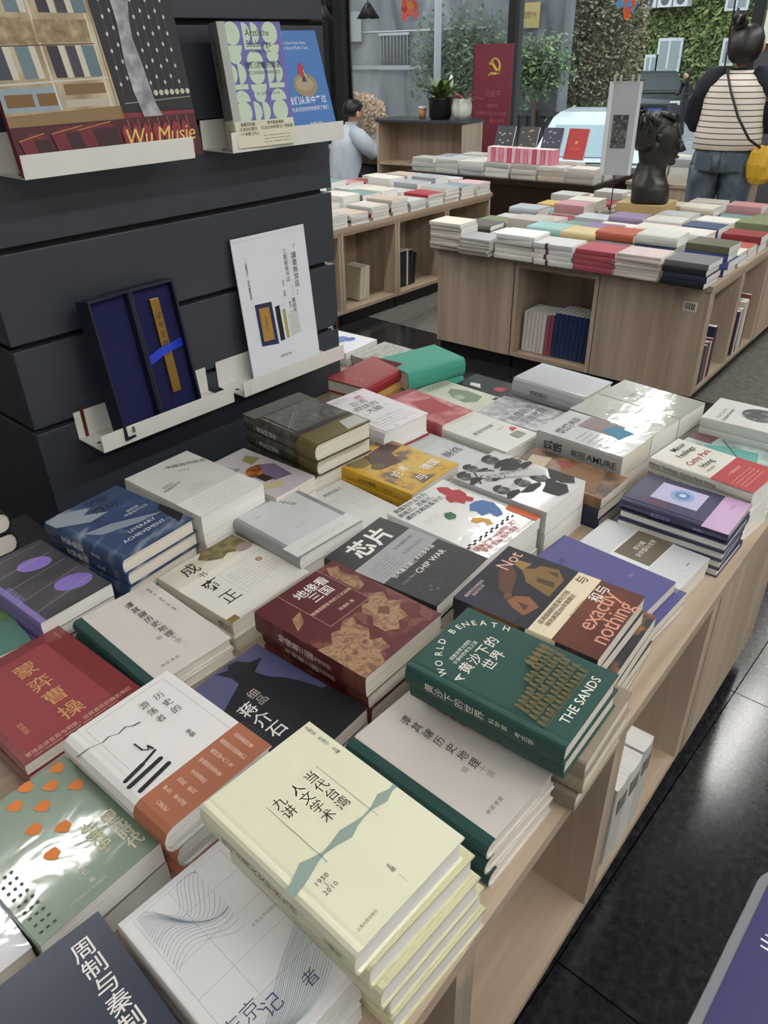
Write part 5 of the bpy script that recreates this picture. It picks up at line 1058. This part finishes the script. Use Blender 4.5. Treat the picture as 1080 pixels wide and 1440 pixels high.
bx('pocket', mat('#4a5866', .9), jo, -.158, .045, .78, -.150, .135, .87); bx('pocket', mat('#4a5866', .9), jo, -.158, -.135, .78, -.150, -.045, .87); MB().tube([(-.128, 0, .93), (-.158, 0, .84), (-.15, 0, .76), (-.09, 0, .69)], .004).build('seam', mat('#3a4652', .9), jo)
sh = MB(); sh.loft([ring(0, 0, .885, .140, .190, 26), ring(0, 0, .89, .146, .196, 26), ring(0, 0, .97, .142, .190, 26), ring(0, 0, 1.07, .136, .182, 26), ring(.0, 0, 1.16, .132, .180, 26), ring(.0, 0, 1.22, .120, .172, 26), ring(.002, 0, 1.265, .095, .130, 26), ring(.004, 0, 1.292, .068, .085, 26), ring(.005, 0, 1.302, .056, .062, 26)])
sho = sh.build('striped_top', STRIPE, wo)
MB().loft([ring(.005, 0, 1.300, .060, .066, 20), ring(.005, 0, 1.312, .054, .058, 20)]).build('neckband', mat('#1a1a1e', .9), sho)
for s, nm in ((1, 'left'), (-1, 'right')):
    m = MB(); m.tube([(-.012, s*.075, 1.292), (-.012, s*.13, 1.262), (-.008, s*.175, 1.215), (-.002, s*.205, 1.13), (.01, s*.215, 1.05), (.07, s*.205, 1.02), (.12, s*.19, 1.015)], [.035, .066, .066, .060, .060, .058, .054], 14); m.build('raglan_sleeve', NAVYC, sho)
hm = MB(); hm.loft([ring(-.02, 0, 1.335, .050, .055), ring(-.02, 0, 1.36, .082, .080), ring(-.012, 0, 1.41, .098, .096), ring(-.005, 0, 1.46, .096, .094), ring(.0, 0, 1.50, .074, .076), ring(.0, 0, 1.525, .035, .038)]); hm.build('hair', HAIR, wo)
bn_ = MB(); bn_.ball((-.04, .045, 1.53), .042, .04, .042); bn_.tube([(-.05, .06, 1.53), (-.055, .075, 1.565), (-.05, .07, 1.60)], [.03, .018, .006]); bn_.tube([(-.06, .04, 1.53), (-.08, .03, 1.57), (-.075, .02, 1.585)], [.024, .012, .005]); bn_.build('hair_bun', HAIR, wo)
for s in (-1, 1): MB().ball((.02, s*.092, 1.415), .022, .010, .03).build('ear', SKINM, wo)
bag = thing('shoulder_bag', 'crinkled yellow pouch hanging from a black shoulder strap', 'bag', (5.09, 1.555, .72))
mb = MB(); qb = random.Random(6); rg = []
for z, a, b_ in ((0, .03, .05), (.03, .045, .075), (.10, .05, .082), (.16, .042, .07), (.20, .03, .05)):
    rg.append([(x*qb.uniform(.82, 1.12), y*qb.uniform(.85, 1.1), zz+qb.uniform(-.008, .008)) for x, y, zz in ring(0, 0, z, a, b_, 16)])
mb.loft(rg, smooth=False); mb.build('pouch', mat('#c9a02c', .45), bag)
MB().tube([(.03, .30, .585), (-.04, .275, .565), (-.09, .22, .48), (-.115, .14, .35), (-.10, .06, .24), (-.02, .01, .19)], .0075, 6).build('strap', mat('#17171a', .6), bag)

mn = thing('person', 'man in pale blue shirt sitting at the desk, reading', 'person', (5.80, 5.66, .0), R(-20))
body = [(0, 0, .40, .13, .12), (.02, 0, .55, .12, .10), (.05, 0, .70, .125, .10), (.075, 0, .785, .085, .07), (.095, 0, .83, .048), (.12, 0, .87, .052), (.135, 0, .925, .082, .088), (.125, 0, .985, .066, .075),
        (.07, .17, .75, .055), (.20, .22, .60, .042), (.40, .15, .635, .032), (.46, .12, .635, .026), (.07, -.17, .75, .055), (.20, -.22, .60, .042), (.40, -.13, .635, .032), (.46, -.10, .635, .026),
        (.08, .10, .38, .085), (.42, .13, .36, .065), (.40, .13, .08, .045), (.52, .13, .035, .03), (.08, -.10, .38, .085), (.42, -.13, .36, .065), (.40, -.13, .08, .045), (.52, -.13, .035, .03)]
ed = [(0, 1), (1, 2), (2, 3), (3, 4), (4, 5), (5, 6), (6, 7), (3, 8), (8, 9), (9, 10), (10, 11), (3, 12), (12, 13), (13, 14), (14, 15), (0, 16), (16, 17), (17, 18), (18, 19), (0, 20), (20, 21), (21, 22), (22, 23)]
add_fingers(body, ed, 11, (.9, -.2, -.1), (0, -.3, 1)); add_fingers(body, ed, 15, (.9, .2, -.1), (0, .3, 1))
skin_mesh('body', body, ed, mat('#c49a80', .5), mn)
SHIRT = ramp_mat('pale_blue_cloth', [(.3, '#a9b4c4'), (.5, '#bcc6d2'), (.7, '#ccd4dd')], (9, 9, 5), .9, detail=5, bump=.2)
st_ = MB(); st_.loft([ring(-.01, 0, .33, .155, .205, 24), ring(0, 0, .40, .160, .205, 24), ring(.015, 0, .52, .150, .195, 24), ring(.035, 0, .64, .148, .195, 24), ring(.05, 0, .715, .135, .190, 24), ring(.065, 0, .775, .105, .135, 24), ring(.08, 0, .815, .068, .08, 24), ring(.088, 0, .832, .056, .06, 24)])
so = st_.build('shirt', SHIRT, mn); MB().loft([ring(.088, 0, .822, .060, .064, 18), ring(.095, 0, .848, .058, .060, 18)]).build('collar', SHIRT, so)
for s in (-1, 1): MB().tube([(.05, s*.12, .765), (.07, s*.18, .735), (.13, s*.225, .66), (.20, s*.235, .60), (.27, s*.21, .61), (.33, s*.185, .625)], [.06, .082, .08, .072, .066, .058], 14).build('sleeve', SHIRT, so)
for s in (-1, 1): MB().tube([(.0, s*.09, .37), (.2, s*.11, .375), (.42, s*.13, .36), (.41, s*.13, .2), (.40, s*.13, .07)], [.10, .098, .085, .07, .062], 14).build('trouser_leg', mat('#1b1c22', .85), mn)
hm = MB(); hm.loft([ring(.09, 0, .90, .058, .078), ring(.10, 0, .94, .092, .094), ring(.118, 0, .985, .100, .094), ring(.122, 0, 1.02, .080, .078), ring(.122, 0, 1.04, .04, .042)]); hm.build('hair', HAIR, mn)
for s in (-1, 1): MB().ball((.125, s*.092, .915), .022, .010, .03).build('ear', mat('#c49a80', .5), mn); MB().ball((.208, s*.03, .935), .006, .012, .006).build('eye', mat('#1b1917', .4), mn)
MB().ball((.222, 0, .91), .018, .014, .022).build('nose', mat('#c49a80', .5), mn); MB().ball((.208, 0, .875), .008, .024, .006).build('mouth', mat('#a06a5c', .5), mn)
stl = thing('stool', 'low black stool under the seated man', 'stool', (5.80, 5.66, 0)); MB().lathe([(.17, .24), (.18, .26), (.17, .285), (.0, .285)]).build('seat', mat('#26272a', .5), stl); 
for k in range(4): a = math.pi/4+k*math.pi/2; MB().tube([(.12*math.cos(a), .12*math.sin(a), .245), (.16*math.cos(a), .16*math.sin(a), 0)], .012).build('leg', mat('#26272a', .5), stl)
ob = upright('open_book', 'open white book lying before the reading man', (6.33, 5.52, .5915), .12, .17, .012, mat('#dcdad2', .6), None, 0, -160)

# ---------------------------------------------------------------- outside the window
GZ = -1.0
ground = struct(bx('ground', ramp_mat('asphalt', [(.3, '#75777a'), (.6, '#8c8e90'), (.8, '#9fa0a1')], (3, 3, 3), .9, detail=8), None, 7.4, -14, GZ-.1, 46, 34, GZ))
CONC = ramp_mat('stained_render', [(.28, '#3c3d40'), (.43, '#5c5e61'), (.58, '#707275'), (.75, '#8c8d8e')], (1.3, 1.3, .5), .9, detail=10, distort=.8, bump=.1)
wl = thing('outside_wall', 'stained grey rendered wall across the lane', 'wall', (15.2, 13.0, GZ), R(0))
# wall face along y from 7.6 to 18 at x=15.2
bx('wall_body', CONC, wl, 0, -4.2, 0, .4, 6.5, 6.0); bx('ledge', mat('#8a8c8e', .85), wl, -.10, -1.6, 2.02, 0, 6.5, 2.10); bx('cable', mat('#b9bbbd', .7), wl, -.03, -2.4, 2.75, 0, 2.2, 2.77)
wg = thing('barred_window', 'small barred window in the grey wall outside', 'window', (15.18, 13.05, 1.06))
bx('recess', mat('#3a3c40', .6), wg, -.01, -.40, 0, .018, .40, .62)
for k in range(9): MB().tube([(-.05, -.40+.1*k, 0), (-.05, -.40+.1*k, .62)], .012, 6).build('bar', mat('#77797c', .5), wg)
bx('frame', mat('#9a9c9e', .6), wg, -.06, -.45, -.05, .0, .45, 0); bx('frame', mat('#9a9c9e', .6), wg, -.06, -.45, .62, .0, .45, .67)
ac = thing('air_conditioner', 'white air conditioner box high on the grey wall', 'air conditioner', (14.8, 14.45, 1.58))
bx('case', mat('#c9ccce', .6), ac, 0, -.40, 0, .35, .40, .58); MB().loft([[(-.01, .08+.2*math.cos(6.28*k/18), .29+.2*math.sin(6.28*k/18)) for k in range(18)], [(.0, .08+.22*math.cos(6.28*k/18), .29+.22*math.sin(6.28*k/18)) for k in range(18)]]).build('fan_grille', mat('#8a8c8e', .6), ac); bx('bracket', mat('#5a5c5e', .6), ac, .1, -.35, -.06, .40, .35, 0)
pq = thing('plaque', 'gold plaque fixed on the grey wall', 'plaque', (15.15, 9.6, 1.72)); bx('plate', mat('#9a8650', .5), pq, -.03, -.30, 0, .0, .30, .42)
vv, ff = text_tris('中国图书', .12); me = bpy.data.meshes.new('plaque_lettering'); me.from_pydata([(-.033, -x, .21+y) for x, y in vv], [], ff); me.materials.append(mat('#5a4520', .6)); link(bpy.data.objects.new('plaque_lettering', me), pq)
po = MB().tube([(12.6, 9.82, GZ), (12.6, 9.82, 5)], .065, 10).build('lamp_post', mat('#8f9498', .5)); tag(po, 'plain pale grey post standing in front of grey wall', 'post')
fen = thing('metal_gate', 'black metal gate panel at the foot of the wall', 'gate', (14.9, 8.85, GZ))
for k in range(8): MB().tube([(0, -.75+.2*k, 0), (0, -.75+.2*k, 1.25)], .022, 6).build('bar', mat('#2a2b2e', .5), fen)
bx('rail', mat('#2a2b2e', .5), fen, -.03, -.8, 1.22, .03, .8, 1.30); bx('rail', mat('#2a2b2e', .5), fen, -.03, -.8, .15, .03, .8, .22); bx('backing', mat('#3a3c3e', .8), fen, .04, -.8, .05, .06, .8, 1.2)
def leafcloud(name, n, fn, size, mats, parent, seed):
    q = random.Random(seed); m = MB(); ml = [mat(c, .6) for c in mats]
    for k in range(n):
        c = Vector(fn(q)); a = Vector((q.uniform(-1, 1), q.uniform(-1, 1), q.uniform(-1, 1))).normalized(); b_ = a.orthogonal().normalized(); s = size*q.uniform(.6, 1.4); m.cur = q.randrange(len(ml))
        m.poly([c-a*s, c+b_*s*.45, c+a*s, c-b_*s*.45])
    o = m.build(name, ml, parent); o['kind'] = 'stuff'; return o
GREENS = ['#4a5c42', '#5b6e50', '#3a4a36', '#6a7a5c', '#303f30']
iv = thing('ivy', 'green climbing ivy hanging over the wall left of banner', 'ivy', (14.9, 10.95, .95))
leafcloud('leaves', 5200, lambda q: (q.uniform(-.45, -.02)+.1, max(-1.2, min(1.2, q.gauss(0, .56))), q.gauss(.2, .36)), .055, GREENS, iv, 1)
MB().tube([(.1, .6, -1.9), (.05, .3, -.5), (0, .1, .6)], [.05, .04, .02], 6).build('stem', mat('#5a4c3c', .8), iv); MB().tube([(.1, -.5, -1.9), (.0, -.4, -.6), (0, -.3, .5)], [.05, .04, .02], 6).build('stem', mat('#5a4c3c', .8), iv)
iv = thing('ivy', 'green climbing ivy right of the banner', 'ivy', (14.7, 9.0, 1.0))
leafcloud('leaves', 3600, lambda q: (q.uniform(-.4, .1), q.gauss(0, .36), q.gauss(.1, .22)), .05, GREENS[:4]+['#7f9a5c'], iv, 2)
MB().tube([(.1, 0, -1.75), (.1, .1, -.4), (0, 0, .4)], [.05, .04, .02], 6).build('stem', mat('#5a4c3c', .8), iv)
db = thing('dry_bush', 'round dry orange-brown bush beyond the seated man', 'bush', (12.8, 12.05, GZ))
leafcloud('foliage', 3400, lambda q: (lambda v: (v.x*.55, v.y*.62, 1.28+v.z*.42))(Vector((q.gauss(0, 1), q.gauss(0, 1), q.gauss(0, 1))).normalized()*q.random()**.3), .05, ['#b08a68', '#c9a480', '#9a7454', '#d0b496'], db, 3)
MB().tube([(0, 0, 0), (.02, .02, .6), (0, 0, 1.2)], [.05, .035, .02], 6).build('stem', mat('#5a4638', .8), db)
def tree(label, x, y, rx, ry, z0, z1, n, cols, seed, size=.10, hang=0):
    t = thing('tree', label, 'tree', (x, y, GZ), 0, 'trees across the lane')
    MB().tube([(0, 0, 0), (.05, .1, 1.4), (-.05, 0, 3.0), (.1, -.05, z1*.8)], [.16, .13, .10, .04], 8).build('trunk', mat('#5a4d40', .85), t)
    for k in range(7): a = k*.9; MB().tube([(0, 0, 1.2+.3*k), (rx*.5*math.cos(a), ry*.5*math.sin(a), 2.0+.3*k), (rx*.85*math.cos(a), ry*.85*math.sin(a), 1.9+.3*k-hang)], [.05, .03, .012], 5).build('branch', mat('#5a4d40', .85), t)
    def fn(q):
        v = Vector((q.gauss(0, 1), q.gauss(0, 1), q.gauss(0, 1))).normalized()*q.random()**.33; return (v.x*rx, v.y*ry, (z0+z1)/2+v.z*(z1-z0)/2)
    leafcloud('foliage', n, fn, size, cols, t, seed)
tree('tall drooping olive-brown tree between car and road', 17.6, 9.55, 1.35, 1.25, .0, 5.6, 30000, ['#6a6a4a', '#7d7a56', '#55543c', '#8a8468', '#73644c', '#94907a'], 11, .05, .3)
# ivy-covered building further off
ib = thing('building', 'ivy-covered building with white-framed windows at the lane end', 'building', (34, 10.0, GZ), 0)
bx('wall_body', mat('#6e6a60', .9), ib, 0, -9, 0, 1, 9, 14)
leafcloud('ivy', 26000, lambda q: (q.uniform(-.35, 0), q.uniform(-1.0, 7.5), q.uniform(2.0, 9) if q.random() < .9 else q.uniform(.8, 2)), .16, ['#6f8248', '#83965a', '#5c6e3c', '#98a86a', '#4d5e36', '#a3a06a'], ib, 12)
for yy, zz, ww, hh in ((4.6, 1.4, .8, 1.15), (5.3, .9, .35, 1.1), (2.3, 3.35, .65, .9), (2.3, 1.6, .3, .9)):
    wf = bx('window', mat('#c9cccb', .6), ib, -.45, yy-ww/2-.1, zz, -.38, yy+ww/2+.1, zz+hh); bx('pane', mat('#8a9496', .2), wf, -.47, yy-ww/2, zz+.1, -.451, yy+ww/2, zz+hh-.1); bx('glazing_bar', mat('#c9cccb', .6), wf, -.49, yy-.04, zz+.1, -.471, yy+.04, zz+hh-.1)
for k in range(3):
    a_ = thing('air_conditioner', '%s white condenser from the left, on the ivy building' % ords[k], 'air conditioner', (33.1, 15.5-.62*k, GZ+3.55), group='condensers on the ivy building')
    bx('case', mat('#c5c7c6', .6), a_, 0, -.28, 0, .4, .28, .45); MB().loft([[(-.02, .13*math.cos(6.28*j/16), .22+.13*math.sin(6.28*j/16)) for j in range(16)], [(.0, .16*math.cos(6.28*j/16), .22+.16*math.sin(6.28*j/16)) for j in range(16)]]).build('fan_grille', mat('#5a5c5c', .6), a_)
bgw = thing('building', 'plain grey building side closing the lane beyond the tree', 'building', (37, 22, GZ)); bx('wall_body', mat('#7a7872', .9), bgw, 0, -8, 0, 1, 14, 15); bx('coping', mat('#6a6862', .9), bgw, -.1, -8, 15, 1.1, 14, 15.3)
bg3 = thing('building', 'dark grey building side right of the ivy wall', 'building', (30, 2.0, GZ)); bx('wall_body', mat('#5a5c60', .9), bg3, 0, -12, 0, 1, 4.0, 14); bx('coping', mat('#4a4c50', .9), bg3, -.1, -12, 14, 1.1, 4.0, 14.3)
# cars
def car(label, loc, rz, col_, plate=None, glass='#8d979b'):
    """local +x is the nose"""
    c = thing('car', label, 'car', loc, rz); L, Wd = 4.4, 1.84; m = MB(); P_ = mat(col_, .4, coat=.4)
    sec = [(-2.2, .34, .80, .80), (-2.12, .30, .95, .86), (-1.2, .28, .98, .90), (0, .28, .97, .92), (1.0, .28, .94, .91), (1.9, .30, .80, .86), (2.2, .36, .66, .74)]
    m.loft([[(x, -hw, z0), (x, -hw*1.0, (z0+z1)*.55), (x, -hw*.93, z1), (x, hw*.93, z1), (x, hw, (z0+z1)*.55), (x, hw, z0)] for x, z0, z1, hw in sec]); m.build('body', P_, c)
    g = MB(); roof = [(-2.0, .96), (-1.55, 1.46), (.15, 1.52), (1.15, .95)]
    rg_ = lambda x, z, hw: [(x, -hw, z), (x, hw, z)]
    lo, hi = .84, .66
    MB().loft([[(-2.05, -lo, .94), (1.2, -lo, .94), (1.2, lo, .94), (-2.05, lo, .94)], [(-1.55, -hi, 1.46), (.2, -hi, 1.48), (.2, hi, 1.48), (-1.55, hi, 1.46)], [(-1.4, -.58, 1.53), (.0, -.58, 1.55), (.0, .58, 1.55), (-1.4, .58, 1.53)]], smooth=False).build('cabin', P_, c)
    gm = mat(glass, .35, coat=.3)
    def pane(a, b_, c_, d_, nm): MB().prism([a, b_, c_, d_], Vector((.012, 0, .012))).build(nm, gm, c)
    pane((1.10, -.70, .995), (1.10, .70, .995), (.40, .57, 1.38), (.40, -.57, 1.38), 'windscreen')
    MB().prism([(-2.0, -.74, .98), (-2.0, .74, .98), (-1.6, .60, 1.43), (-1.6, -.60, 1.43)], (-.012, 0, .01)).build('rear_window', gm, c)
    for s in (-1, 1): MB().prism([(-1.8, s*.815, 1.0), (.95, s*.815, 1.0), (.18, s*.68, 1.43), (-1.45, s*.68, 1.43)], (0, s*.014, .004)).build('side_window', mat('#2b3034', .1, coat=1), c); MB().ball((.95, s*1.0, 1.02), .09, .11, .07).build('wing_mirror', P_, c)
    for x in (-1.35, 1.35):
        for s in (-1, 1):
            wm = MB(); wm.loft([[(x+.32*math.cos(6.28*k/20), s*yy, .32+.32*math.sin(6.28*k/20)) for k in range(20)] for yy in (.72, .93)]); wm.build('wheel', mat('#1b1b1d', .7), c)
    for s in (-1, 1): bx('headlight', mat('#d9dde0', .1, coat=1), c, 2.02, s*.62-.16, .62, 2.16, s*.62+.16, .74)
    bx('grille', mat('#1a1b1d', .4), c, 2.12, -.4, .44, 2.215, .4, .62)
    if plate: bx('number_plate', mat(plate, .4), c, 2.21, -.22, .40, 2.235, .22, .52)
    return c
car('white parked car with pale windscreen just outside the window', (12.7, 6.6, GZ-.06), R(180+22), '#b4bbbd', None, '#7f929a')
car('dark parked car with blue number plate down the lane', (29.6, 13.15, GZ), R(180+25), '#34373c', '#3a5a9a', '#3a4044')
pd = thing('person', 'distant passer-by in black standing in the lane', 'person', (24.6, 10.0, GZ+.0), R(150))
body = [(0, 0, .90, .14, .12), (0, 0, 1.1, .13, .10), (.02, 0, 1.32, .15, .11), (.02, 0, 1.42, .10, .08), (.03, 0, 1.5, .05), (.04, 0, 1.60, .09), (.03, 0, 1.68, .07), (.02, .19, 1.36, .06), (.05, .24, 1.12, .05), (.22, .18, 1.12, .04), (.02, -.19, 1.36, .06), (.05, -.24, 1.12, .05), (.22, -.18, 1.12, .04), (.05, .10, .82, .09), (.12, .13, .47, .07), (.02, .16, .10, .05), (.14, .17, .04, .04), (-.05, -.10, .82, .09), (-.10, -.13, .47, .07), (-.22, -.16, .10, .05), (-.10, -.17, .04, .04)]
skin_mesh('body', body, [(0, 1), (1, 2), (2, 3), (3, 4), (4, 5), (5, 6), (3, 7), (7, 8), (8, 9), (3, 10), (10, 11), (11, 12), (0, 13), (13, 14), (14, 15), (15, 16), (0, 17), (17, 18), (18, 19), (19, 20)], mat('#1e1f22', .85), pd)
MB().ball((.04, 0, 1.67), .10, .10, .09).build('hair', HAIR, pd); MB().ball((.09, 0, 1.60), .065, .075, .09).build('face', SKINM, pd)
# pale notice on the pillar beside the shopper, hanging cord
tag(MB().box(7.165, 2.20, 1.42, 7.198, 2.385, 1.78).build('notice', mat('#cfe0c9', .6)), 'pale green notice on the dark pillar right of the shopper', 'notice')
hc = MB().tube([(6.3, 2.36, ROOM['zc']), (6.3, 2.33, 1.9), (6.3, 2.31, 1.20)], .006, 6).build('hanging_cord', mat('#17181a', .6)); tag(hc, 'thin black cord hanging beside the shopper from the ceiling', 'cord')
